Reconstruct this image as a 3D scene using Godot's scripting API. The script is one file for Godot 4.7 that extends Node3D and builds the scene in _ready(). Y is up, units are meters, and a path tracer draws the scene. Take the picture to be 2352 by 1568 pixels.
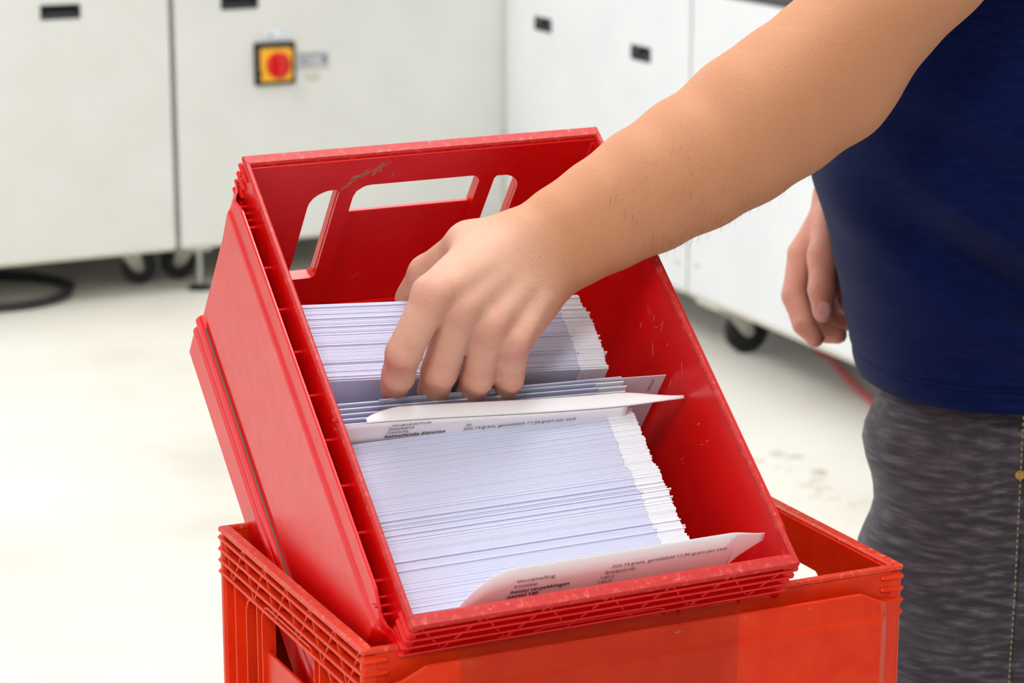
extends Node3D
# A hand lifting letters out of a tilted red crate, machine cabinets behind. Units are metres, y is up.

# the tilted crate: its own frame (x across, y out of the opening, z along), seen from the middle of its rim
const UX := Vector3(0.9127, 0.0150, -0.4084)
const UY := Vector3(0.2489, 0.7724, 0.5844)
const UZ := Vector3(0.3242, -0.6350, 0.7012)
const UO := Vector3(0.0008, 0.9511, -1.6423)
const LOWER_AT := Vector3(0.0286, 0.8061, -1.6700)
const LOWER_TURN := 24.961
const SKIRT := 0.1515

var M := {}
var used := {}
var rng := RandomNumberGenerator.new()
var bump := FastNoiseLite.new()


# ---------------------------------------------------------------- small helpers
func tilted(x: float, y: float, z: float) -> Vector3:
	return UO + UX * x + UY * y + UZ * z

func tilted_basis() -> Basis:
	return Basis(UX, UY, UZ).orthonormalized()

func numbered(called: String) -> String:
	if not used.has(called):
		used[called] = 0
		return called
	used[called] += 1
	return "%s_%03d" % [called, used[called]]

func describe(o: Node, label: String, category := "", group := "") -> void:
	o.set_meta("label", label)
	if category: o.set_meta("category", category)
	if group: o.set_meta("group", group)

func thing(called: String, label: String, category: String, at := Transform3D(), group := "") -> Node3D:
	var o := Node3D.new()
	o.name = numbered(called)
	add_child(o)
	o.transform = at
	describe(o, label, category, group)
	return o

func part(called: String, mesh: Mesh, material: Material, parent: Node, at := Transform3D()) -> MeshInstance3D:
	var o := MeshInstance3D.new()
	o.name = called
	o.mesh = mesh
	o.material_override = material
	o.transform = at
	parent.add_child(o, true)
	return o

func structure(called: String, mesh: Mesh, material: Material, at := Transform3D()) -> MeshInstance3D:
	var o := part(called, mesh, material, self, at)
	o.set_meta("kind", "structure")
	return o

func new_tool() -> SurfaceTool:
	var st := SurfaceTool.new()
	st.begin(Mesh.PRIMITIVE_TRIANGLES)
	return st

func tri(st: SurfaceTool, a: Vector3, b: Vector3, c: Vector3, out: Vector3) -> void:
	var n := (c - a).cross(b - a)
	if n.length_squared() < 1e-20: return
	if n.dot(out) < 0.0:
		n = -n
		var s := b; b = c; c = s
	n = n.normalized()
	for q in [a, b, c]:
		st.set_normal(n)
		st.set_uv(Vector2(q.x, q.y))
		st.add_vertex(q)

func quad(st: SurfaceTool, a: Vector3, b: Vector3, c: Vector3, d: Vector3, out: Vector3) -> void:
	tri(st, a, b, c, out)
	tri(st, a, c, d, out)

# a box with chamfered edges, in the frame t
func box(st: SurfaceTool, centre: Vector3, size: Vector3, bevel := 0.0008, t := Transform3D()) -> void:
	var h := size / 2.0
	var e: float = minf(bevel, minf(h.x, minf(h.y, h.z)) * 0.9)
	var P := func(x: float, y: float, z: float) -> Vector3: return t * (centre + Vector3(x, y, z))
	for ax in 3:
		for s in [-1.0, 1.0]:
			var u := (ax + 1) % 3
			var v := (ax + 2) % 3
			var q := []
			for m in [[-1, -1], [1, -1], [1, 1], [-1, 1]]:
				var w := Vector3()
				w[ax] = s * h[ax]; w[u] = m[0] * (h[u] - e); w[v] = m[1] * (h[v] - e)
				q.append(P.call(w.x, w.y, w.z))
			var n := Vector3(); n[ax] = s
			quad(st, q[0], q[1], q[2], q[3], t.basis * n)
	for ax in 3:
		var u := (ax + 1) % 3
		var v := (ax + 2) % 3
		for su in [-1.0, 1.0]:
			for sv in [-1.0, 1.0]:
				var q := []
				for m in [[-1, 0], [1, 0], [1, 1], [-1, 1]]:
					var w := Vector3()
					w[ax] = m[0] * (h[ax] - e)
					w[u] = su * (h[u] - (e if m[1] else 0.0)); w[v] = sv * (h[v] - (0.0 if m[1] else e))
					q.append(P.call(w.x, w.y, w.z))
				var n := Vector3(); n[u] = su; n[v] = sv
				quad(st, q[0], q[1], q[2], q[3], t.basis * n)
	for sx in [-1.0, 1.0]:
		for sy in [-1.0, 1.0]:
			for sz in [-1.0, 1.0]:
				tri(st, P.call(sx * h.x, sy * (h.y - e), sz * (h.z - e)), P.call(sx * (h.x - e), sy * h.y, sz * (h.z - e)), P.call(sx * (h.x - e), sy * (h.y - e), sz * h.z), t.basis * Vector3(sx, sy, sz))

func box_mesh(centre: Vector3, size: Vector3, bevel := 0.0008) -> ArrayMesh:
	var st := new_tool()
	box(st, centre, size, bevel)
	return st.commit()

# a bar of rectangular section from a to b; wide is measured along the direction "across"
func bar(st: SurfaceTool, a: Vector3, b: Vector3, across: Vector3, wide: float, thick: float, bevel := 0.0004) -> void:
	var x := (b - a).normalized()
	var z := (across - x * across.dot(x)).normalized()
	var y := z.cross(x)
	box(st, Vector3.ZERO, Vector3(a.distance_to(b), thick, wide), bevel, Transform3D(Basis(x, y, z), (a + b) / 2.0))

# rows of points -> smooth surface with thickness left to the caller
func grid_mesh(rows: Array, closed := false, caps := false) -> ArrayMesh:
	var st := new_tool()
	st.set_smooth_group(0)
	var n: int = rows[0].size()
	for i in rows.size() - 1:
		for j in (n if closed else n - 1):
			var k := (j + 1) % n
			var q := [rows[i][j], rows[i][k], rows[i + 1][k], rows[i + 1][j]]
			for m in [0, 1, 2, 0, 2, 3]:
				st.set_uv(Vector2(float(j + (1 if m == 1 or m == 2 else 0)) / n, float(i + (1 if m > 1 else 0)) / (rows.size() - 1)))
				st.add_vertex(q[m])
	if caps:
		for e in [0, rows.size() - 1]:
			var c := Vector3()
			for q in rows[e]: c += q
			c /= n
			for j in n:
				var k := (j + 1) % n
				var q := [c, rows[e][k], rows[e][j]] if e == 0 else [c, rows[e][j], rows[e][k]]
				for v in q:
					st.set_uv(Vector2.ZERO)
					st.add_vertex(v)
	st.index()
	st.generate_normals()
	return st.commit()

func tube_mesh(points: Array, radius: float, sides := 10, ends := true) -> ArrayMesh:
	var rows := []
	var up := Vector3.UP
	for i in points.size():
		var d: Vector3 = (points[mini(i + 1, points.size() - 1)] - points[maxi(i - 1, 0)]).normalized()
		if absf(d.dot(up)) > 0.95: up = Vector3.RIGHT
		var s := d.cross(up).normalized()
		up = s.cross(d).normalized()
		var row := PackedVector3Array()
		for j in sides:
			var g := TAU * j / sides
			row.append(points[i] + (s * cos(g) + up * sin(g)) * radius)
		rows.append(row)
	return grid_mesh(rows, true, ends)

func smooth_path(points: Array, steps := 8) -> Array:
	var c := Curve3D.new()
	for i in points.size():
		var t: Vector3 = (points[mini(i + 1, points.size() - 1)] - points[maxi(i - 1, 0)]) / 6.0
		c.add_point(points[i], -t, t)
	var out := []
	for i in points.size() - 1:
		for s in steps:
			out.append(c.sample(i, float(s) / steps))
	out.append(points[-1])
	return out

# turned on the y axis; profile = [[radius, y], ...]
func lathe_mesh(profile: Array, sides := 28) -> ArrayMesh:
	var rows := []
	for q in profile:
		var row := PackedVector3Array()
		for j in sides:
			var g := TAU * j / sides
			row.append(Vector3(cos(g) * q[0], q[1], sin(g) * q[0]))
		rows.append(row)
	var st := new_tool()
	for i in rows.size() - 1:
		for j in sides:
			var k := (j + 1) % sides
			var mid: Vector3 = (rows[i][j] + rows[i + 1][k]) / 2.0
			var slope := Vector2(profile[i + 1][1] - profile[i][1], profile[i][0] - profile[i + 1][0])
			var dir := Vector3(mid.x, 0, mid.z).normalized() * slope.x + Vector3.UP * slope.y
			quad(st, rows[i][j], rows[i][k], rows[i + 1][k], rows[i + 1][j], dir if dir.length() > 0 else Vector3.UP)
	return st.commit()

# a flat plate with holes: outline and holes in 2D, drawn by "place" (x, y, depth 0..1)
func plate(st: SurfaceTool, outline: PackedVector2Array, holes: Array, place: Callable, out: Vector3) -> void:
	var cuts := []
	var lo := 1e9
	var hi := -1e9
	for q in outline:
		lo = minf(lo, q.x); hi = maxf(hi, q.x)
	cuts.append(lo)
	var mids := []
	for h in holes:
		var s := 0.0
		for q in h: s += q.x
		mids.append(s / h.size())
	mids.sort()
	for m in mids: cuts.append(m)
	cuts.append(hi)
	for i in cuts.size() - 1:
		var strip := PackedVector2Array([Vector2(cuts[i], -9), Vector2(cuts[i + 1], -9), Vector2(cuts[i + 1], 9), Vector2(cuts[i], 9)])
		var pieces := Geometry2D.intersect_polygons(outline, strip)
		for h in holes:
			var next: Array[PackedVector2Array] = []
			for piece in pieces:
				next.append_array(Geometry2D.clip_polygons(piece, h))
			pieces = next
		for piece in pieces:
			var ids := Geometry2D.triangulate_polygon(piece)
			for j in range(0, ids.size(), 3):
				for d in [0.0, 1.0]:
					tri(st, place.call(piece[ids[j]], d), place.call(piece[ids[j + 1]], d), place.call(piece[ids[j + 2]], d), out if d > 0.5 else -out)
	var loops := [outline]
	loops.append_array(holes)
	for l in loops.size():
		var loop: PackedVector2Array = loops[l]
		var c := Vector2()
		for q in loop: c += q
		c /= loop.size()
		for j in loop.size():
			var a: Vector2 = loop[j]
			var b: Vector2 = loop[(j + 1) % loop.size()]
			var away: Vector2 = (a + b) / 2.0 - c
			if l > 0: away = -away
			var p0: Vector3 = place.call(a, 0.0)
			var dir: Vector3 = place.call(a + away, 0.0) - p0
			quad(st, p0, place.call(b, 0.0), place.call(b, 1.0), place.call(a, 1.0), dir)

func rounded(x0: float, y0: float, x1: float, y1: float, r: Array, steps := 6) -> PackedVector2Array:
	var out := PackedVector2Array()
	var corners := [[x1, y1, 0.0, r[0]], [x0, y1, 90.0, r[1]], [x0, y0, 180.0, r[2]], [x1, y0, 270.0, r[3]]]
	for c in corners:
		var sx := -1.0 if c[0] == x1 else 1.0
		var sy := -1.0 if c[1] == y1 else 1.0
		for i in steps + 1:
			var g := deg_to_rad(c[2] + 90.0 * i / steps)
			out.append(Vector2(c[0] + sx * c[3] + cos(g) * c[3], c[1] + sy * c[3] + sin(g) * c[3]))
	return out

func text_mesh(words: String, tall: float, bold := false) -> TextMesh:
	var t := TextMesh.new()
	var f := SystemFont.new()
	f.font_names = PackedStringArray(["Droid Sans"])
	f.font_weight = 700 if bold else 400
	t.font = f
	t.text = words
	t.font_size = 24
	t.pixel_size = tall / 24.0
	t.depth = 0.00008
	t.curve_step = 4.0
	t.horizontal_alignment = HORIZONTAL_ALIGNMENT_LEFT
	return t

# ---------------------------------------------------------------- materials
func ramp(stops: Array) -> Gradient:
	var g := Gradient.new()
	var o := PackedFloat32Array()
	var c := PackedColorArray()
	for s in stops:
		o.append(s[0]); c.append(s[1])
	g.offsets = o
	g.colors = c
	return g

func noise_texture(freq: float, stops: Array, number: int, octaves := 4, size := 512, kind := FastNoiseLite.TYPE_SIMPLEX_SMOOTH) -> NoiseTexture2D:
	var n := FastNoiseLite.new()
	n.noise_type = kind
	n.frequency = freq
	n.fractal_octaves = octaves
	n.seed = number
	var t := NoiseTexture2D.new()
	t.width = size
	t.height = size
	t.seamless = true
	t.noise = n
	if stops: t.color_ramp = ramp(stops)
	return t

func mat(called: String, colour: Color, rough := 0.5, metal := 0.0) -> StandardMaterial3D:
	var m := StandardMaterial3D.new()
	m.resource_name = called
	m.albedo_color = colour
	m.roughness = rough
	m.metallic = metal
	M[called] = m
	return m

func grained(m: StandardMaterial3D, tex: Texture2D, scale: Vector3, world := false) -> void:
	m.albedo_texture = tex
	m.uv1_triplanar = true
	m.uv1_world_triplanar = world
	m.uv1_scale = scale

func c8(r: int, g: int, b: int) -> Color:
	return Color8(r, g, b)

func materials() -> void:
	var m := mat("upper plastic", Color.WHITE, 0.36)
	grained(m, noise_texture(0.012, [[0.0, c8(226, 4, 8)], [0.45, c8(234, 8, 9)], [0.78, c8(235, 15, 10)], [0.92, c8(235, 36, 26)], [1.0, c8(230, 88, 72)]], 3, 6), Vector3(5, 5, 5))
	m.roughness_texture = noise_texture(0.02, [[0.0, Color(0.75, 0.75, 0.75)], [1.0, Color(1, 1, 1)]], 9, 5)
	m.metallic_specular = 0.6
	m = mat("lower plastic", Color.WHITE, 0.40)
	m.metallic_specular = 0.35
	grained(m, noise_texture(0.012, [[0.0, c8(220, 44, 12)], [0.5, c8(228, 52, 14)], [0.8, c8(230, 57, 18)], [0.93, c8(230, 68, 30)], [1.0, c8(226, 100, 70)]], 5, 6), Vector3(5, 5, 5))
	m.roughness_texture = noise_texture(0.02, [[0.0, Color(0.75, 0.75, 0.75)], [1.0, Color(1, 1, 1)]], 11, 5)
	m = mat("worn rim", Color.WHITE, 0.5)
	grained(m, noise_texture(0.03, [[0.0, c8(190, 24, 24)], [0.6, c8(200, 34, 32)], [0.75, c8(208, 62, 56)], [1.0, c8(222, 130, 120)]], 7, 6), Vector3(9, 9, 9))
	m = mat("worn lower rim", Color.WHITE, 0.45)
	grained(m, noise_texture(0.03, [[0.0, c8(214, 44, 20)], [0.6, c8(224, 60, 30)], [0.78, c8(226, 104, 76)], [1.0, c8(232, 160, 140)]], 8, 6), Vector3(9, 9, 9))
	m = mat("scuff", c8(196, 128, 116), 0.7)
	mat("pale scratch", c8(224, 112, 96), 0.6)
	m = mat("rail grey", c8(120, 108, 96), 0.8)
	m = mat("shaded envelope paper", c8(208, 211, 236), 0.75)  # darker than the real paper: shade from the arm is in this colour
	m = mat("envelope end paper", c8(244, 246, 254), 0.7)  # same paper left bright, without that shade
	m = mat("card paper", c8(226, 222, 232), 0.7)
	m = mat("sheet paper", c8(248, 248, 253), 0.55)
	m = mat("ink", c8(52, 50, 58), 0.7)
	m = mat("faint ink", c8(120, 116, 124), 0.7)
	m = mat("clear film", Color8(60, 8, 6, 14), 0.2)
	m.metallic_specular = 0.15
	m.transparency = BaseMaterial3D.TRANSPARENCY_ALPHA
	# cabinets
	m = mat("cream paint", Color.WHITE, 0.42)
	grained(m, noise_texture(0.01, [[0.0, c8(222, 222, 217)], [1.0, c8(229, 229, 225)]], 21, 3), Vector3(0.8, 0.8, 0.8))
	m = mat("white paint", Color.WHITE, 0.42)
	grained(m, noise_texture(0.01, [[0.0, c8(234, 235, 236)], [1.0, c8(240, 241, 241)]], 22, 3), Vector3(0.8, 0.8, 0.8))
	mat("cream edge", c8(206, 202, 190), 0.5)
	mat("black plastic", c8(18, 18, 21), 0.4)
	mat("black rubber", c8(20, 20, 22), 0.6)
	mat("dark grey plastic", c8(52, 52, 60), 0.35)
	mat("dark trim", c8(74, 72, 73), 0.5)
	mat("zinc", c8(178, 180, 176), 0.35, 0.7)
	mat("hub grey", c8(176, 170, 168), 0.5)
	mat("switch yellow", c8(250, 186, 40), 0.4)
	mat("switch red", c8(214, 10, 8), 0.35)
	mat("label white", c8(232, 236, 246), 0.5)
	mat("label grey", c8(190, 190, 192), 0.45)
	mat("label beige", c8(206, 204, 188), 0.6)
	mat("label print", c8(110, 122, 136), 0.6)
	mat("cable black", c8(26, 26, 30), 0.45)
	mat("cable red", c8(206, 84, 84), 0.5)
	# room
	m = mat("floor coating", Color.WHITE, 0.45)
	grained(m, noise_texture(0.006, [[0.0, c8(212, 206, 194)], [0.35, c8(226, 221, 210)], [1.0, c8(233, 229, 221)]], 31, 5), Vector3(0.35, 0.35, 0.35), true)
	mat("floor stain", c8(206, 200, 180), 0.6)
	mat("wall paint", c8(232, 231, 226), 0.8)
	mat("ceiling paint", c8(238, 238, 235), 0.9)
	mat("window frame", c8(220, 220, 218), 0.5)
	m = mat("window glass", Color8(240, 245, 250, 20), 0.05)
	m.transparency = BaseMaterial3D.TRANSPARENCY_ALPHA
	m = mat("lamp diffuser", c8(255, 252, 246), 0.6)
	m.emission_enabled = true
	m.emission = c8(255, 250, 240)
	m.emission_energy_multiplier = 4.0
	mat("lamp housing", c8(225, 225, 225), 0.5)
	# person
	m = mat("skin", Color.WHITE, 0.64)
	m.vertex_color_use_as_albedo = true
	m.subsurf_scatter_enabled = true
	m.subsurf_scatter_strength = 0.06
	m.heightmap_enabled = true
	m.heightmap_texture = noise_texture(0.05, [], 41, 4)
	m.heightmap_scale = 0.035
	m.uv1_triplanar = true
	m.uv1_scale = Vector3(14, 14, 14)
	mat("nail", c8(226, 172, 164), 0.3)
	mat("body hair", c8(60, 42, 30), 0.6)
	m = mat("navy jersey", Color.WHITE, 0.85)
	grained(m, noise_texture(0.02, [[0.0, c8(4, 14, 54)], [0.5, c8(7, 20, 68)], [1.0, c8(13, 30, 82)]], 51, 5), Vector3(4, 16, 4))
	m.metallic_specular = 0.2
	m.rim_enabled = true
	m.rim = 0.11
	m.rim_tint = 0.9
	m = mat("grey denim", Color.WHITE, 0.85)
	grained(m, noise_texture(0.02, [[0.0, c8(34, 30, 36)], [0.4, c8(52, 47, 54)], [0.62, c8(72, 66, 75)], [1.0, c8(122, 116, 128)]], 53, 6), Vector3(3, 14, 3))
	m.rim_enabled = true
	m.rim = 0.3
	mat("denim thread", c8(150, 136, 104), 0.8)
	mat("brass rivet", c8(176, 140, 70), 0.35, 0.8)
	mat("shoe leather", c8(40, 36, 34), 0.5)
	mat("cart steel", c8(120, 122, 126), 0.4, 0.5)


# ---------------------------------------------------------------- room
func lamp(at: Vector3, size: Vector2, energy: float, label: String) -> void:
	var t := thing("added_ceiling_light", label, "light", Transform3D(Basis(), at), "added ceiling lights")
	part("housing", box_mesh(Vector3(0, 0.03, 0), Vector3(size.x + 0.05, 0.05, size.y + 0.05), 0.004), M["lamp housing"], t)
	part("diffuser", box_mesh(Vector3(0, 0.0, 0), Vector3(size.x, 0.012, size.y), 0.002), M["lamp diffuser"], t)
	var l := AreaLight3D.new()
	l.name = "lamp_light"
	l.area_size = size
	l.light_energy = energy
	l.light_color = Color(0.98, 0.99, 1.0)
	l.area_range = 20.0
	l.area_attenuation = 2.0
	l.shadow_enabled = true
	t.add_child(l)
	l.position = Vector3(0, -0.012, 0)
	l.rotation_degrees = Vector3(-90, 0, 0)

func room() -> void:
	var x0 := -3.6
	var x1 := 4.2
	var z0 := -9.0
	var z1 := 2.6
	var h := 3.1
	structure("floor", box_mesh(Vector3((x0 + x1) / 2, -0.05, (z0 + z1) / 2), Vector3(x1 - x0 + 0.4, 0.1, z1 - z0 + 0.4), 0.0), M["floor coating"])
	structure("ceiling", box_mesh(Vector3((x0 + x1) / 2, h + 0.05, (z0 + z1) / 2), Vector3(x1 - x0 + 0.4, 0.1, z1 - z0 + 0.4), 0.0), M["ceiling paint"])
	structure("wall_back", box_mesh(Vector3((x0 + x1) / 2, h / 2, z0 - 0.1), Vector3(x1 - x0 + 0.4, h, 0.2), 0.0), M["wall paint"])
	structure("wall_front", box_mesh(Vector3((x0 + x1) / 2, h / 2, z1 + 0.1), Vector3(x1 - x0 + 0.4, h, 0.2), 0.0), M["wall paint"])
	structure("wall_right", box_mesh(Vector3(x1 + 0.1, h / 2, (z0 + z1) / 2), Vector3(0.2, h, z1 - z0), 0.0), M["wall paint"])
	# the window wall, left of the frame
	var st := new_tool()
	var holes := []
	for w in WINDOWS:
		holes.append(rounded(w[0], 0.75, w[1], 2.75, [0.001, 0.001, 0.001, 0.001], 1))
	plate(st, PackedVector2Array([Vector2(z0, 0), Vector2(z1, 0), Vector2(z1, h), Vector2(z0, h)]), holes, func(q: Vector2, d: float) -> Vector3: return Vector3(x0 - 0.2 + 0.2 * d, q.y, q.x), Vector3.RIGHT)
	structure("wall_left", st.commit(), M["wall paint"])
	for i in WINDOWS.size():
		var w: Array = WINDOWS[i]
		var f := new_tool()
		var zc: float = (w[0] + w[1]) / 2
		var wd: float = w[1] - w[0]
		for y in [0.78, 2.72]: box(f, Vector3(x0 - 0.1, y, zc), Vector3(0.08, 0.06, wd), 0.003)
		for z in [w[0] + 0.03, zc, w[1] - 0.03]: box(f, Vector3(x0 - 0.1, 1.75, z), Vector3(0.08, 1.9, 0.06), 0.003)
		var o := structure("window_%d" % (i + 1), f.commit(), M["window frame"])
		part("pane", box_mesh(Vector3(x0 - 0.1, 1.75, zc), Vector3(0.008, 1.9, wd - 0.06), 0.0), M["window glass"], o)
	# scuffed spots on the coating
	for s in [[0.5156, -4.6946, 0.05, 0.05], [0.5747, -4.5450, 0.04, 0.06], [0.6099, -4.4315, 0.05, 0.04], [0.53, -4.62, 0.03, 0.02]]:
		for k in 5:
			var g := rng.randf() * TAU
			var r: float = s[2] * sqrt(rng.randf())
			var outline := PackedVector2Array()
			for j in 9:
				outline.append(Vector2.from_angle(TAU * j / 9) * s[3] * rng.randf_range(0.1, 0.3))
			var q := new_tool()
			plate(q, outline, [], func(v: Vector2, d: float) -> Vector3: return Vector3(s[0] + cos(g) * r + v.x * 1.6, 0.0003 * d, s[1] + sin(g) * r * 1.6 + v.y), Vector3.UP)
			var o := part("floor_scuff", q.commit(), M["floor stain"], get_node("floor"))

# ---------------------------------------------------------------- machine cabinets
func caster(parent: Node, at: Vector3, turn: float, tall: float, radius: float) -> void:
	var c := Node3D.new()
	c.name = "caster"
	parent.add_child(c, true)
	c.position = at
	c.rotation.y = turn
	var st := new_tool()
	box(st, Vector3(0, tall - 0.004, 0), Vector3(0.08, 0.008, 0.08), 0.001)
	for s in [-1.0, 1.0]:
		# cheeks that narrow towards the axle
		var o := PackedVector2Array([Vector2(-0.034, tall - 0.008), Vector2(0.034, tall - 0.008), Vector2(0.036, tall - 0.03), Vector2(0.03 + 0.016, radius), Vector2(0.034, radius - 0.013), Vector2(0.018, radius - 0.004)])
		plate(st, o, [], func(q: Vector2, d: float) -> Vector3: return Vector3(q.x - 0.004, q.y, s * (0.018 + 0.003 * d)), Vector3(0, 0, s))
	box(st, Vector3(0, tall - 0.016, 0), Vector3(0.06, 0.016, 0.04), 0.006)
	part("fork", st.commit(), M["cream edge"], c)
	var wheel := part("wheel", lathe_mesh([[0.012, -0.014], [radius - 0.014, -0.014], [radius - 0.004, -0.013], [radius, -0.008], [radius, 0.008], [radius - 0.004, 0.013], [radius - 0.014, 0.014], [0.012, 0.014]]), M["black rubber"], c, Transform3D(Basis(Vector3.RIGHT, PI / 2), Vector3(0.03, radius, 0)))
	part("hub", lathe_mesh([[0.0, -0.0225], [0.011, -0.0225], [0.013, -0.015], [0.013, 0.015], [0.011, 0.0225], [0.0, 0.0225]]), M["hub grey"], wheel)

func recessed_handle(parent: Node, u: float, v: float, wide: float, tall: float) -> void:
	var st := new_tool()
	for s in [-1.0, 1.0]:
		box(st, Vector3(u, v + s * (tall / 2 - 0.002), 0.0), Vector3(wide, 0.004, 0.006), 0.001)
		box(st, Vector3(u + s * (wide / 2 - 0.002), v, 0.0), Vector3(0.004, tall, 0.006), 0.001)
	var o := part("handle", st.commit(), M["black plastic"], parent)
	# the cup behind: a sloping back that comes forward at the foot
	var cup := new_tool()
	quad(cup, Vector3(u - wide / 2, v + tall / 2, -0.024), Vector3(u + wide / 2, v + tall / 2, -0.024), Vector3(u + wide / 2, v - tall / 2, -0.003), Vector3(u - wide / 2, v - tall / 2, -0.003), Vector3(0, 1, 1))
	for s in [-1.0, 1.0]:
		tri(cup, Vector3(u + s * wide / 2, v + tall / 2, 0), Vector3(u + s * wide / 2, v + tall / 2, -0.024), Vector3(u + s * wide / 2, v - tall / 2, -0.003), Vector3(-s, 0, 0))
	quad(cup, Vector3(u - wide / 2, v + tall / 2, 0), Vector3(u + wide / 2, v + tall / 2, 0), Vector3(u + wide / 2, v + tall / 2, -0.024), Vector3(u - wide / 2, v + tall / 2, -0.024), Vector3.DOWN)
	part("grip_cup", cup.commit(), M["dark grey plastic"], o)

# a cabinet in its own frame: x along the front, y up, z out of the front; the body stands behind z = 0
func cabinet(called: String, label: String, at: Transform3D, u0: float, u1: float, top: float, deep: float, handles: Array, paint := "cream paint") -> Node3D:
	var t := thing(called, label, "cabinet", at, "machine cabinets along the walls")
	var foot := 0.115
	var st := new_tool()
	box(st, Vector3((u0 + u1) / 2, (foot + top) / 2 + 0.004, -deep / 2 - 0.026), Vector3(u1 - u0 - 0.004, top - foot - 0.01, deep), 0.003)
	part("body", st.commit(), M[paint], t)
	var p := new_tool()
	var holes := []
	for h in handles: holes.append(rounded(h[0] - 0.05, h[1] - 0.0175, h[0] + 0.05, h[1] + 0.0175, [0.002, 0.002, 0.002, 0.002], 2))
	plate(p, rounded(u0 + 0.003, foot, u1 - 0.003, top, [0.004, 0.004, 0.004, 0.004], 2), holes, func(q: Vector2, d: float) -> Vector3: return Vector3(q.x, q.y, -0.025 + 0.025 * d), Vector3(0, 0, 1))
	part("front_panel", p.commit(), M[paint], t)
	for h in handles: recessed_handle(t, h[0], h[1], 0.1, 0.035)
	var e := new_tool()
	box(e, Vector3((u0 + u1) / 2, foot + 0.004, -0.012), Vector3(u1 - u0 - 0.01, 0.012, 0.03), 0.003)
	part("bottom_edge", e.commit(), M["cream edge"], t)
	return t

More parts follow.
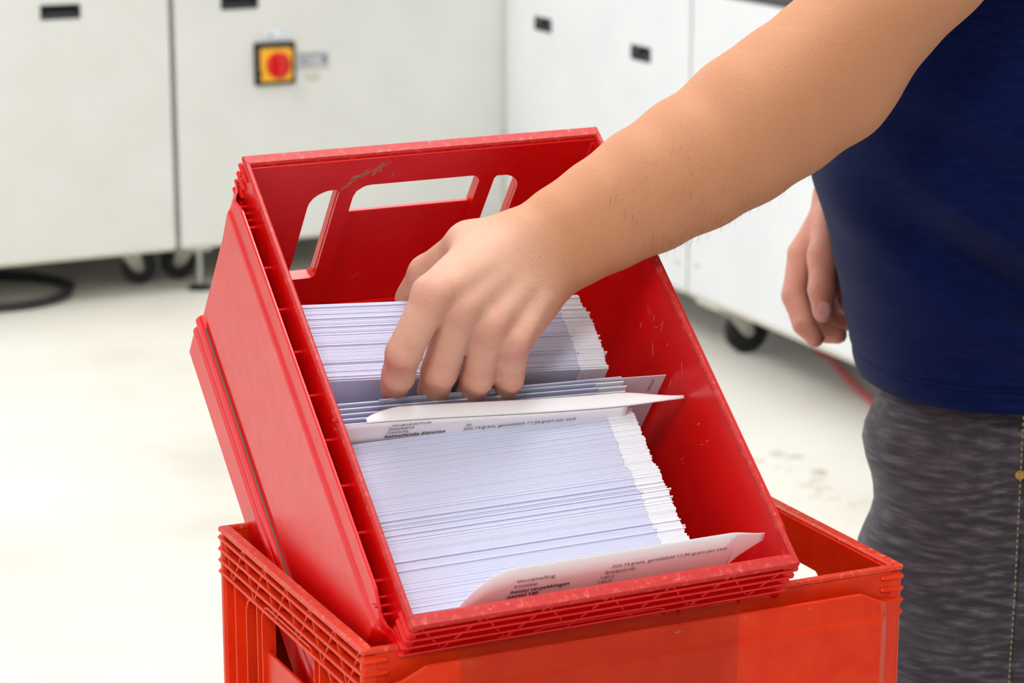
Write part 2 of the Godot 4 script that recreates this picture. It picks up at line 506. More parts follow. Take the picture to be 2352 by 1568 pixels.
func cabinets() -> void:
	var corner := Vector3(-0.0187, 0, -6.6385)
	var yl := deg_to_rad(27.748)
	var left := Transform3D(Basis(Vector3(cos(yl), 0, -sin(yl)), Vector3.UP, Vector3(sin(yl), 0, cos(yl))), corner)
	var dr := Vector3(0.4048, 0, 0.9144).normalized()
	var right := Transform3D(Basis(dr, Vector3.UP, Vector3(-dr.z, 0, dr.x)), corner)
	var a := cabinet("machine_cabinet", "cream machine cabinet at the left edge of the picture, above the looped black cable", left, -2.15, -0.940, 0.92, 1.3, [[-1.22, 0.7295]])
	var ai := left.affine_inverse()
	caster(a, ai * Vector3(-0.998, 0, -6.325), -0.3, 0.115, 0.046)
	caster(a, Vector3(-2.05, 0, -0.08), 0.5, 0.115, 0.04)
	for u in [-2.05, -1.05]: caster(a, Vector3(u, 0, -1.2), 0.2, 0.115, 0.04)
	var b := cabinet("machine_cabinet", "cream machine cabinet with the red and yellow rotary switch", left, -0.930, -0.006, 0.92, 1.3, [[-0.754, 0.732]])
	caster(b, ai * Vector3(-0.845, 0, -6.40), 2.75, 0.115, 0.046)
	caster(b, Vector3(-0.15, 0, -0.12), 0.4, 0.115, 0.04)
	for u in [-0.85, -0.12]: caster(b, Vector3(u, 0, -1.2), 0.4, 0.115, 0.04)
	var st := new_tool()
	box(st, Vector3(0, 0.109, 0), Vector3(0.05, 0.012, 0.05), 0.002)
	var bracket := part("foot_bracket", st.commit(), M["cream edge"], b, Transform3D(Basis(), ai * Vector3(-0.8023, 0, -6.262)))
	part("threaded_rod", lathe_mesh([[0.0, 0.012], [0.008, 0.012], [0.008, 0.02], [0.0075, 0.024], [0.008, 0.112], [0.0, 0.112]], 14), M["zinc"], bracket)
	part("foot_pad", lathe_mesh([[0.0, 0.0], [0.032, 0.0], [0.032, 0.005], [0.014, 0.014], [0.0, 0.014]], 24), M["black rubber"], bracket)
	# rotary main switch
	st = new_tool()
	box(st, Vector3(-0.664, 0.573, 0.006), Vector3(0.111, 0.108, 0.012), 0.002)
	var plate_part := part("switch", st.commit(), M["black plastic"], b)
	describe(plate_part, "black switch plate with yellow field and red rotary knob")
	st = new_tool()
	plate(st, rounded(-0.706, 0.5285, -0.619, 0.6125, [0.012, 0.004, 0.008, 0.01]), [], func(q: Vector2, d: float) -> Vector3: return Vector3(q.x, q.y, 0.012 + 0.003 * d), Vector3(0, 0, 1))
	part("yellow_field", st.commit(), M["switch yellow"], plate_part)
	var knob := part("knob", lathe_mesh([[0.033, 0.0], [0.033, 0.006], [0.031, 0.009], [0.0, 0.009]], 36), M["switch red"], plate_part, Transform3D(Basis(Vector3.RIGHT, PI / 2), Vector3(-0.658, 0.569, 0.015)))
	st = new_tool()
	box(st, Vector3(-0.658, 0.569, 0.032), Vector3(0.019, 0.062, 0.022), 0.004)
	part("knob_grip", st.commit(), M["switch red"], plate_part)
	st = new_tool()
	box(st, Vector3(-0.7075, 0.549, 0.014), Vector3(0.009, 0.012, 0.006), 0.001)
	part("lock_slot", st.commit(), M["black plastic"], plate_part)
	# labels on the panel
	var l := part("name_plate", box_mesh(Vector3(-0.6535, 0.648, 0.001), Vector3(0.057, 0.024, 0.002), 0.0005), M["label white"], b)
	for q in [[-0.672, 0.645, 0.009, 0.009], [-0.638, 0.652, 0.007, 0.007]]:
		part("screw", lathe_mesh([[q[2] / 2, 0.0], [q[2] / 2, 0.001], [0.0, 0.0014]], 12), M["label print"], l, Transform3D(Basis(Vector3.RIGHT, PI / 2), Vector3(q[0], q[1], 0.002)))
	l = part("type_label", box_mesh(Vector3(-0.556, 0.573, 0.0006), Vector3(0.089, 0.044, 0.0012), 0.0003), M["label grey"], b)
	for q in [[-0.562, 0.591, 0.06, 0.004], [-0.575, 0.578, 0.03, 0.003], [-0.579, 0.571, 0.022, 0.003], [-0.524, 0.576, 0.012, 0.022], [-0.57, 0.56, 0.03, 0.002]]:
		part("printed_field", box_mesh(Vector3(q[0], q[1], 0.0013), Vector3(q[2], q[3], 0.0003), 0.0), M["printed grey"] if M.has("printed grey") else M["label print"], l)
	part("sticker", box_mesh(Vector3(-0.558, 0.531, 0.0004), Vector3(0.04, 0.022, 0.0008), 0.0002), M["label beige"], b)
	# right-hand run
	var c := cabinet("machine_cabinet", "white machine cabinet with two black recessed handles behind the crate", right, 0.006, 1.052, 0.813, 1.1, [[0.245, 0.662], [0.803, 0.648]], "white paint")
	for u in [0.14, 0.93]: caster(c, Vector3(u, 0, -1.0), 1.0, 0.115, 0.04)
	caster(c, Vector3(0.16, 0, -0.08), 1.0, 0.115, 0.04)
	part("screw", lathe_mesh([[0.005, 0.0], [0.005, 0.002], [0.0, 0.003]], 12), M["zinc"], c, Transform3D(Basis(Vector3.RIGHT, PI / 2), Vector3(1.007, 0.180, 0)))
	var d := cabinet("machine_cabinet", "white machine cabinet behind the person, with one swivel caster showing", right, 1.058, 2.7, 0.813, 1.1, [], "white paint")
	part("screw", lathe_mesh([[0.005, 0.0], [0.005, 0.002], [0.0, 0.003]], 12), M["zinc"], d, Transform3D(Basis(Vector3.RIGHT, PI / 2), Vector3(1.104, 0.190, 0)))
	var ri := right.affine_inverse()
	caster(d, ri * Vector3(0.510, 0, -5.565), 1.45, 0.115, 0.052)
	caster(d, Vector3(2.55, 0, -0.08), 0.4, 0.115, 0.045)
	for u in [1.25, 2.55]: caster(d, Vector3(u, 0, -1.0), 0.4, 0.115, 0.045)
	part("corner_flange", box_mesh(Vector3(1.155, 0.109, -0.015), Vector3(0.11, 0.014, 0.03), 0.002), M["cream edge"], d)
	var k := new_tool()
	box(k, Vector3(1.6, 0.10, -0.30), Vector3(0.16, 0.05, 0.1), 0.006)
	box(k, Vector3(1.42, 0.09, -0.26), Vector3(0.06, 0.07, 0.06), 0.006)
	part("underside_bracket", k.commit(), M["black plastic"], d)
	# dark worktops on top
	part("worktop", box_mesh(Vector3(0.53, 0.845, -0.57), Vector3(1.04, 0.06, 1.1), 0.003), M["dark trim"], c)
	part("worktop", box_mesh(Vector3(1.88, 0.845, -0.57), Vector3(1.64, 0.06, 1.1), 0.003), M["dark trim"], d)

func cables() -> void:
	var pts := []
	for i in 59:
		var g := TAU * (i / 48.0) + 0.4
		var turn := i / 48.0
		pts.append(Vector3(-1.335 + cos(g) * (0.222 - 0.012 * turn), 0.013 + 0.02 * clampf(turn - 0.9, 0, 1), -6.165 - sin(g) * (0.2 - 0.01 * turn)))
	var o := part("floor_cable", tube_mesh(pts, 0.0115, 10), M["cable black"], self)
	o.name = numbered("floor_cable")
	describe(o, "black cable coiled in a loop on the floor under the left cabinet", "cable")
	o = part("red_cable", tube_mesh(smooth_path([Vector3(0.95, 0.008, -5.75), Vector3(0.80, 0.008, -5.68), Vector3(0.7040, 0.008, -5.573), Vector3(0.7216, 0.008, -5.4969), Vector3(0.7341, 0.008, -5.3267), Vector3(0.7477, 0.008, -5.1998), Vector3(0.7747, 0.008, -5.0111), Vector3(0.8213, 0.008, -4.7926)]), 0.007, 8), M["cable red"], self)
	describe(o, "thin red cable on the floor between the hanging hand and the jeans", "cable")


# ---------------------------------------------------------------- crates
# x runs along the long side (0.4), z across (0.281), the rim top is y = 0
func crate(called: String, label: String, at: Transform3D, k: float, plastic: Material, rim: Material) -> Node3D:
	var t := thing(called, label, "crate", at, "red plastic letter crates")
	var L := 0.2 * k
	var B := 0.1406 * k
	var H := 0.22 * k
	var row := 0.0085 * k
	# rim: broad over the short ends, narrow along the long sides
	var st := new_tool()
	for s in [-1.0, 1.0]:
		box(st, Vector3(s * (L - 0.0046 * k), -0.0022 * k, 0), Vector3(0.0092 * k, 0.0044 * k, 2 * B), 0.0012 * k)
		box(st, Vector3(0, -0.0022 * k, s * (B - 0.0022 * k)), Vector3(2 * L - 0.012 * k, 0.0044 * k, 0.0046 * k), 0.0012 * k)
	part("rim", st.commit(), rim, t)
	for s in [-1.0, 1.0]:
		# inner long wall
		part("long_wall", box_mesh(Vector3(0, -0.107 * k, s * (B - 0.0025 * k)), Vector3(2 * L - 0.02 * k, 0.206 * k, 0.003 * k), 0.0004), plastic, t)
		# outer panel with a raised collar, its top dipping at both ends
		var xs := []
		for i in 41: xs.append(lerpf(-0.1955, 0.1955, i / 40.0))
		for v in [0.160, 0.183]:
			xs.append(v); xs.append(-v)
		xs.sort()
		var rows := []
		for x in xs:
			var ax := absf(x)
			var top := -0.013 if ax < 0.160 else lerpf(-0.013, -0.0235, clampf((ax - 0.160) / 0.023, 0, 1))
			var r := PackedVector3Array()
			for q in [[0.1415, -0.195], [0.1475, top - 0.001], [0.1482, top], [0.1493, top], [0.1502, top - 0.001], [0.1502, -0.0300], [0.1517, -0.0318], [0.1522, -0.034], [0.1510, -0.060], [0.1478, -0.155], [0.1462, -0.162]]:
				var flare: float = maxf(q[0] - 0.1415, 0.0) * (1.0 - smoothstep(0.176, 0.1905, ax))
				r.append(Vector3(x, minf(q[1], top), s * (0.1415 + flare)) * k)
			rows.append(r)
		var pt := new_tool()
		for i in rows.size() - 1:
			for j in rows[0].size() - 1:
				var a: Vector3 = rows[i][j]
				var b: Vector3 = rows[i][j + 1]
				var inward: bool = j == 0
				var dir := Vector3(0, (a.z - b.z) * s, (b.y - a.y) * -s)
				quad(pt, a, b, rows[i + 1][j + 1], rows[i + 1][j], dir if not inward else Vector3(0, 0.2, -s))
		for e in [0, rows.size() - 1]:
			for j in range(1, rows[0].size() - 1):
				tri(pt, rows[e][0], rows[e][j], rows[e][j + 1], Vector3(-1 if e == 0 else 1, 0, 0))
		part("outer_panel", pt.commit(), plastic, t)
		# pegs bridging the gap between the two skins
		for i in 9:
			var x := (-0.15 + 0.3 * i / 8.0) * k
			part("gap_rib", box_mesh(Vector3(x, -0.045 * k, s * 0.1435 * k), Vector3(0.002 * k, 0.05 * k, 0.009 * k), 0.0003), plastic, t)
		for sx in [-1.0, 1.0]:
			for i in 3:
				part("gap_rib", box_mesh(Vector3(sx * (0.160 + 0.0065 * i) * k, -0.034 * k, s * 0.1435 * k), Vector3(0.0018 * k, 0.02 * k, 0.009 * k), 0.0003), plastic, t)
		# twin rails and the foot below them
		var rl := new_tool()
		for y in [-0.1695, -0.182]:
			var prow := []
			for i in 3:
				var r := PackedVector3Array()
				for j in 9:
					var g := PI * j / 8.0
					r.append(Vector3([-0.186, 0.0, 0.186][i], y + cos(g) * 0.0062, s * (0.1455 + sin(g) * 0.0058)) * k)
				prow.append(r)
			for i in 2:
				for j in 8:
					quad(rl, prow[i][j], prow[i][j + 1], prow[i + 1][j + 1], prow[i + 1][j], Vector3(0, cos(PI * (j + 0.5) / 8.0), s * sin(PI * (j + 0.5) / 8.0)))
			for i in [0, 2]:
				for j in 8:
					tri(rl, Vector3([-0.19, 0.0, 0.19][i], y, s * 0.1455) * k, prow[i][j], prow[i][j + 1], Vector3([-1.0, 0.0, 1.0][i], 0, s * 0.4))
		part("side_rail", rl.commit(), plastic, t)
		# corner ribs
		for sx in [-1.0, 1.0]:
			for i in range(1, 5):
				part("corner_rib", box_mesh(Vector3(sx * (L - 0.0092 * k), -row * i, s * 0.1392 * k), Vector3(0.0190 * k, 0.0042 * k, 0.0062 * k), 0.0018 * k), plastic, t)
			part("corner_post", box_mesh(Vector3(sx * (L - 0.0065 * k), -0.108 * k, s * (B - 0.004 * k)), Vector3(0.011 * k, 0.206 * k, 0.008 * k), 0.002 * k), plastic, t)
	# short ends
	for s in [-1.0, 1.0]:
		var holes := [rounded(-0.050, -0.175, 0.050, -0.0325, [0.008, 0.012, 0.004, 0.004]), rounded(0.062, -0.136, 0.084, -0.0345, [0.017, 0.003, 0.004, 0.004]), rounded(-0.084, -0.136, -0.062, -0.0345, [0.003, 0.017, 0.004, 0.004])]
		var ep := new_tool()
		plate(ep, PackedVector2Array([Vector2(-0.137, -0.21), Vector2(0.137, -0.21), Vector2(0.137, -0.003), Vector2(-0.137, -0.003)]), holes, func(q: Vector2, d: float) -> Vector3: return Vector3(s * (0.1892 + 0.0030 * d), q.y, q.x) * k, Vector3(s, 0, 0))
		part("end_wall", ep.commit(), plastic, t)
		part("end_panel", box_mesh(Vector3(s * 0.1945 * k, -0.1225 * k, 0), Vector3(0.003 * k, 0.113 * k, 0.108 * k), 0.0006), plastic, t)
		# raised frames round the openings
		for h in holes:
			var fr := new_tool()
			var c := Vector2()
			for q in h: c += q
			c /= h.size()
			for j in h.size():
				var a: Vector2 = h[j]
				var b: Vector2 = h[(j + 1) % h.size()]
				if a.distance_to(b) < 0.0002: continue
				a += (a - c).normalized() * 0.002
				b += (b - c).normalized() * 0.002
				if a.y < -0.14 and b.y < -0.14: continue
				bar(fr, Vector3(s * 0.1955, a.y, a.x) * k, Vector3(s * 0.1955, b.y, b.x) * k, Vector3.RIGHT, 0.0070 * k, 0.0018 * k, 0.0003)
			part("opening_frame", fr.commit(), plastic, t)
		for i in range(1, 5):
			part("lattice_rib", box_mesh(Vector3(s * 0.1962 * k, -row * i, 0), Vector3(0.0082 * k, 0.0024 * k, 2 * B - 0.004 * k), 0.0007 * k), plastic, t)
		# the braces, a zigzag behind the rib fronts
		var n := 12
		for i in n:
			var z0 := lerpf(-0.134, 0.134, float(i) / n)
			var z1 := lerpf(-0.134, 0.134, float(i + 1) / n)
			var y0 := -0.003 if i % 2 == 0 else -0.034
			var y1 := -0.034 if i % 2 == 0 else -0.003
			var br := new_tool()
			bar(br, Vector3(s * 0.1955, y0, z0) * k, Vector3(s * 0.1955, y1, z1) * k, Vector3.RIGHT, 0.0070 * k, 0.0014 * k, 0.0003)
			part("lattice_brace", br.commit(), plastic, t)
		for sz in [-1.0, 1.0]:
			part("end_rib", box_mesh(Vector3(s * 0.1955 * k, -0.12 * k, sz * 0.108 * k), Vector3(0.0075 * k, 0.168 * k, 0.002 * k), 0.0005), plastic, t)
	# floor of the crate and the foot under it
	part("base", box_mesh(Vector3(0, -0.2115 * k, 0), Vector3(0.385 * k, 0.003 * k, 0.272 * k), 0.0006), plastic, t)
	st = new_tool()
	for s in [-1.0, 1.0]:
		box(st, Vector3(0, -0.2025 * k, s * 0.1452 * k), Vector3(0.384 * k, 0.027 * k, 0.006 * k), 0.002 * k)
		box(st, Vector3(s * 0.192 * k, -0.2005 * k, 0), Vector3(0.006 * k, 0.023 * k, 0.288 * k), 0.002 * k)
	part("foot_frame", st.commit(), plastic, t)
	return t

func scuffs(parent: Node, place: Callable, spots: Array, material: Material) -> void:
	for s in spots:
		var o := PackedVector2Array()
		var n := 11
		for j in n:
			var g := TAU * j / n
			o.append(Vector2(s[0], s[1]) + Vector2(cos(g) * s[2], sin(g) * s[3]).rotated(s[4]) * rng.randf_range(0.55, 1.1))
		var st := new_tool()
		plate(st, o, [], place, place.call(Vector2.ZERO, 1.0) - place.call(Vector2.ZERO, 0.0))
		part("scuff_mark", st.commit(), material, parent)

func crates() -> void:
	var lower := crate("letter_crate", "orange-red plastic crate standing upright underneath the tilted one", Transform3D(Basis(Vector3.UP, deg_to_rad(LOWER_TURN)), LOWER_AT), 1.0, M["lower plastic"], M["worn lower rim"])
	scuffs(lower, func(q: Vector2, d: float) -> Vector3: return Vector3(q.x, q.y, 0.15025 + 0.0002 * d), [[0.02, -0.018, 0.005, 0.001, 0.1], [0.105, -0.017, 0.004, 0.0008, 0.8], [0.12, -0.0165, 0.005, 0.001, 0.2], [0.17, -0.028, 0.001, 0.002, 0.1]], M["worn lower rim"])
	var b := tilted_basis() * Basis(Vector3.UP, PI / 2)
	var upper := crate("letter_crate", "worn red plastic crate tilted towards the viewer and filled with envelopes", Transform3D(b, UO), 0.983, M["upper plastic"], M["worn rim"])
	# scratches on the inside of the far end, beside the grip (crate frame: far end is +x, right is +z)
	var far := func(q: Vector2, d: float) -> Vector3: return Vector3(0.1859 - 0.0002 * d, q.y, q.x)
	var marks := []
	for i in 16:
		var u := i / 15.0
		marks.append([-0.056 + 0.024 * u + rng.randf_range(-0.002, 0.002), -0.0275 + 0.018 * u + rng.randf_range(-0.006, 0.004) * (1.0 - absf(u - 0.4)), rng.randf_range(0.002, 0.006), rng.randf_range(0.0005, 0.0014), rng.randf_range(0.5, 1.2)])
	marks.append([-0.023, -0.0225, 0.0006, 0.003, -0.3])
	scuffs(upper, far, marks, M["scuff"])
	# marks on the inside of the right wall (+z in the crate frame)
	var side := func(q: Vector2, d: float) -> Vector3: return Vector3(q.x, q.y, 0.1342 - 0.0002 * d)
	var m2 := []
	for i in 9: m2.append([rng.randf_range(-0.02, 0.06), rng.randf_range(-0.06, -0.015), rng.randf_range(0.0004, 0.0007), rng.randf_range(0.002, 0.007), rng.randf_range(-0.8, 0.8)])
	for i in 5: m2.append([rng.randf_range(-0.10, -0.03), rng.randf_range(-0.09, -0.02), rng.randf_range(0.0003, 0.0006), rng.randf_range(0.001, 0.003), rng.randf_range(-0.8, 0.8)])
	scuffs(upper, side, m2, M["pale scratch"])
	# thin grey strip along the rail and frayed bits of plastic on the collar
	part("rail_line", box_mesh(Vector3(0.0, -0.1618, -0.1452), Vector3(0.34, 0.0028, 0.0012), 0.0004), M["rail grey"], upper)
	var burrs := [[0.150, -0.004, 0.1372, 0.004], [0.06, -0.002, 0.1374, 0.003], [-0.035, -0.001, 0.1378, 0.006], [-0.04, -0.006, 0.1378, 0.004], [-0.11, -0.002, 0.1376, 0.003], [0.185, -0.010, 0.1384, 0.005], [0.188, -0.02, 0.139, 0.004], [-0.17, -0.012, 0.15, 0.004], [-0.18, -0.02, 0.149, 0.005]]
	for q in burrs:
		var st := new_tool()
		var at := Vector3(q[0], q[1], -q[2])
		for i in 4:
			var e: Vector3 = at + Vector3(rng.randf_range(-1, 1), rng.randf_range(-0.3, 1), rng.randf_range(-1, -0.2)) * q[3] * 0.7
			bar(st, at + Vector3(i - 1.5, 0, 0) * 0.0008, e, Vector3.UP, 0.0011, 0.0008, 0.0002)
		part("frayed_edge", st.commit(), M["worn rim"], upper)

func cart() -> void:
	# what the crates stand on, below the picture
	var t := thing("roll_cart", "grey steel cart carrying the two red crates", "cart", Transform3D(Basis(Vector3.UP, deg_to_rad(LOWER_TURN)), Vector3(LOWER_AT.x, 0, LOWER_AT.z)))
	var top := LOWER_AT.y - 0.2162
	part("deck", box_mesh(Vector3(0, top - 0.0125, 0), Vector3(0.46, 0.023, 0.34), 0.004), M["cart steel"], t)
	part("shelf", box_mesh(Vector3(0, 0.16, 0), Vector3(0.46, 0.02, 0.34), 0.004), M["cart steel"], t)
	for sx in [-1.0, 1.0]:
		for sz in [-1.0, 1.0]:
			part("leg", box_mesh(Vector3(sx * 0.205, (0.1 + top - 0.024) / 2, sz * 0.145), Vector3(0.03, top - 0.024 - 0.1, 0.03), 0.003), M["cart steel"], t)
			caster(t, Vector3(sx * 0.205, 0, sz * 0.145), 0.6, 0.104, 0.04)


# ---------------------------------------------------------------- letters
func letters() -> void:
	var tall := 0.162
	var wide := 0.229
	var b := tilted_basis()
	var thick := 0.00115
	var body := new_tool()
	# envelope: pillowed a little in the middle, one end a whiter strip of its own
	var e := 0.022
	box(body, Vector3(-e / 2, tall / 2, 0), Vector3(wide - e, tall, thick), 0.00018)
	var body_mesh := body.commit()
	var end := new_tool()
	box(end, Vector3(wide / 2 - e / 2, tall / 2 - 0.0002, 0), Vector3(e, tall - 0.0004, thick * 0.92), 0.0003)
	var end_mesh := end.commit()
	var proto: Node3D = null
	var packs := [
		{"n": 118, "z0": 0.0235, "z1": 0.1585, "skew": 0.0, "y": -0.050, "x": -0.0172, "label": "white envelope in the tightly packed front row of the tilted crate", "group": "envelopes in the front row"},
		{"n": 58, "z0": -0.0915, "z1": -0.0245, "skew": 0.085, "y": -0.052, "x": -0.0185, "label": "white envelope in the rear row gripped by the hand", "group": "envelopes in the rear row"},
	]
	for pk in packs:
		var drift := 0.0
		for i in pk.n:
			var o: Node3D
			if proto == null:
				proto = thing("envelope", pk.label, "envelope")
				part("paper_body", body_mesh, M["shaded envelope paper"], proto)
				part("pale_end", end_mesh, M["envelope end paper"], proto)
				o = proto
			else:
				o = proto.duplicate()
				o.name = numbered("envelope")
				add_child(o)
			describe(o, pk.label, "envelope", pk.group)
			drift = clampf(drift + rng.randf_range(-0.0006, 0.0006), -0.002, 0.002)
			var y: float = pk.y - tall + rng.randf_range(-0.0003, 0.0002) + (0.0008 if rng.randf() < 0.06 else 0.0)
			var x: float = pk.x + drift + rng.randf_range(-0.0006, 0.0006) + (0.002 if rng.randf() < 0.06 else 0.0)
			var z: float = lerpf(pk.z0, pk.z1, float(i) / (pk.n - 1))
			o.transform = Transform3D(b * Basis(Vector3.UP, -pk.skew), tilted(x, y, z))
	# the loose letters that have fallen open between the two rows
	var looks := ["first loose envelope in front of the fingertips", "second loose envelope from the fingertips", "third loose envelope from the fingertips", "fourth loose envelope from the fingertips", "fifth loose envelope from the fingertips", "loose envelope just behind the folded printed sheet"]
	for i in 6:
		var o := proto.duplicate()
		o.name = numbered("envelope")
		add_child(o)
		describe(o, looks[i], "envelope", "loose envelopes between the rows")
		var z := 0.0015 + 0.0032 * i
		o.transform = Transform3D(b * Basis(Vector3.UP, -0.05) * Basis(Vector3.RIGHT, deg_to_rad(-1.0 + 0.2 * i)), tilted(-0.0165 + 0.0012 * sin(i * 2.1), -0.0462 - 0.0007 * i - tall, z - 0.002))
	var c := thing("divider_card", "narrow white card standing nearest the fingertips", "card", Transform3D(b * Basis(Vector3.UP, -0.035), tilted(0.0055, -0.2045, -0.0035)))
	part("sheet", box_mesh(Vector3(0, 0.08, 0), Vector3(0.182, 0.16, 0.0009), 0.0003), M["shaded envelope paper"], c)
	c = thing("divider_card", "pale card sticking out to the right behind the loose envelopes", "card", Transform3D(b * Basis(Vector3.UP, -0.06), tilted(0.0, -0.1995, -0.0055)))
	part("sheet", box_mesh(Vector3(0.066, 0.077, 0), Vector3(0.131, 0.154, 0.0007), 0.0002), M["card paper"], c)
	var mark := part("side_print", text_mesh("8719 0412", 0.0030), M["faint ink"], c)
	mark.transform = Transform3D(Basis(Vector3.BACK, deg_to_rad(-90)), Vector3(0.1225, 0.150, 0.0005))

func sheet_part(parent: Node, rows: Array, material: Material, called := "paper") -> MeshInstance3D:
	# rows of points on the visible side; the back lies 0.25 mm behind
	var both := []
	for r in rows:
		var line := PackedVector3Array()
		for q in r: line.append(q)
		var back := PackedVector3Array()
		for i in range(r.size() - 1, -1, -1): back.append(r[i] + Vector3(0, -0.0001, -0.00025))
		line.append_array(back)
		both.append(line)
	return part(called, grid_mesh(both, true, true), material, parent)

func sheets() -> void:
	var b := tilted_basis()
	# folded sheet between the rows: face towards the viewer, top folded back
	var t := thing("printed_sheet", "white printed sheet folded over between the rows of envelopes", "sheet", Transform3D(b * Basis(Vector3.UP, -0.045), tilted(0, 0, 0.003)), "printed cover sheets")
	var rows := []
	for i in 45:
		var u := i / 44.0
		var x := lerpf(-0.1325, 0.0905, u)
		var top := lerpf(-0.0335, -0.0415, smoothstep(0.1, 0.95, u))
		var r := PackedVector3Array()
		for q in [-0.10, -0.075, -0.062, -0.055]: r.append(Vector3(x, q, 0.0225))
		for j in 5: r.append(Vector3(x, lerpf(-0.052, top, j / 4.0), 0.0225 - 0.0004 * j))
		rows.append(r)
	sheet_part(t, rows, M["sheet paper"], "face")
	rows = []
	for i in 61:
		var u := i / 60.0
		var x := lerpf(-0.104, 0.1330, u)
		var top := lerpf(-0.0335, -0.0415, smoothstep(0.1, 0.95, clampf((x + 0.1325) / 0.223, 0, 1)))
		# reach back of the fold: a rounded start at the left, a tapering tongue at the right
		var reach := 0.0145 * sqrt(clampf((x + 0.106) / 0.028, 0, 1)) * (1.0 - 0.80 * smoothstep(0.085, 0.133, x))
		var lift := 0.003 * smoothstep(0.08, 0.133, x)
		var r := PackedVector3Array()
		for j in 9:
			var v := j / 8.0
			r.append(Vector3(x, top + 0.0018 * sin(v * 2.6) - 0.26 * reach * v + lift + 0.0005, 0.0208 - reach * v))
		rows.append(r)
	sheet_part(t, rows, M["sheet paper"], "folded_flap")
	var lines := [["Verzendmethode", -0.0860, -0.0355, 0.0036, false], ["Doelland", -0.0872, -0.0395, 0.0036, false], ["Gewicht", -0.0880, -0.0435, 0.0036, false], ["Aanvullende diensten", -0.0890, -0.0478, 0.0040, true], ["Nr.", -0.0310, -0.0432, 0.0034, false], ["203,74 gram, gemiddeld 17,99 gram per stuk", -0.0320, -0.0472, 0.0036, false]]
	for l in lines:
		var m := text_mesh(l[0], l[3], l[4])
		var o := part("print_line", m, M["ink"], t)
		var wide: float = m.get_aabb().size.x
		var want: float = {"Verzendmethode": 0.028, "Doelland": 0.017, "Gewicht": 0.015, "Aanvullende diensten": 0.044, "Nr.": 0.005}.get(l[0], 0.084)
		o.transform = Transform3D(Basis.from_scale(Vector3(want / wide, 1, 1)), Vector3(l[1], l[2], 0.0229))
	# sheet standing at the near end, its rounded corners showing above the rim
	t = thing("printed_sheet", "pale printed sheet curling at the near end of the tilted crate", "sheet", Transform3D(b, UO), "printed cover sheets")
	rows = []
	for i in 61:
		var u := i / 60.0
		var x := lerpf(-0.0925, 0.1275, u)
		var top := -0.0035 - 0.030 * pow(1.0 - clampf((x + 0.0925) / 0.040, 0, 1), 2.4)
		var low := -0.19
		if x > 0.104: low = lerpf(-0.036, -0.0135, pow((x - 0.104) / 0.0235, 0.6))
		elif x > 0.098: low = lerpf(-0.19, -0.036, (x - 0.098) / 0.006)
		top -= 0.004 * smoothstep(0.10, 0.1275, x)
		var r := PackedVector3Array()
		for j in 13:
			var v := j / 12.0
			var y := lerpf(low, top, v)
			r.append(Vector3(x, y, 0.172 - 0.010 * pow(clampf((y + 0.05) / 0.05, 0, 1), 2.0)))
		rows.append(r)
	sheet_part(t, rows, M["sheet paper"], "face")
	for l in [["Verzameling", -0.0530, -0.0148, 0.0036, 0.027, false], ["Envelop", -0.0540, -0.0190, 0.0034, 0.016, false], ["Aantal verpakkingen", -0.0560, -0.0236, 0.0038, 0.042, true], ["Aantal 140", -0.0575, -0.0276, 0.0038, 0.022, true], ["203,74 gram, gemiddeld 17,99 gram per stuk", 0.0150, -0.0150, 0.0034, 0.085, false], ["Briefpost NL", 0.0110, -0.0196, 0.0034, 0.022, false], ["140,0", 0.0080, -0.0236, 0.0034, 0.010, false], ["140,4", 0.0070, -0.0274, 0.0034, 0.010, false]]:
		var m := text_mesh(l[0], l[3], l[5])
		var o := part("print_line", m, M["faint ink"] if not l[5] else M["ink"], t)
		var y: float = l[2]
		var z := 0.172 - 0.010 * pow(clampf((y + 0.05) / 0.05, 0, 1), 2.0)
		var slope := atan(0.010 * 2.0 * (y + 0.05) / 0.0025)
		o.transform = Transform3D(Basis(Vector3.RIGHT, -slope) * Basis.from_scale(Vector3(l[4] / m.get_aabb().size.x, 1, 1)), Vector3(l[1], y, z + 0.0004))
	# the clear pocket that hangs down outside
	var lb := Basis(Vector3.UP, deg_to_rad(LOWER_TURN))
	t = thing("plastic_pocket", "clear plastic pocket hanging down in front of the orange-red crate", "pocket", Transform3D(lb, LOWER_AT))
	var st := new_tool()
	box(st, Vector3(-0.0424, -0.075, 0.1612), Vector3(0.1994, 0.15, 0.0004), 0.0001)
	part("film", st.commit(), M["clear film"], t)


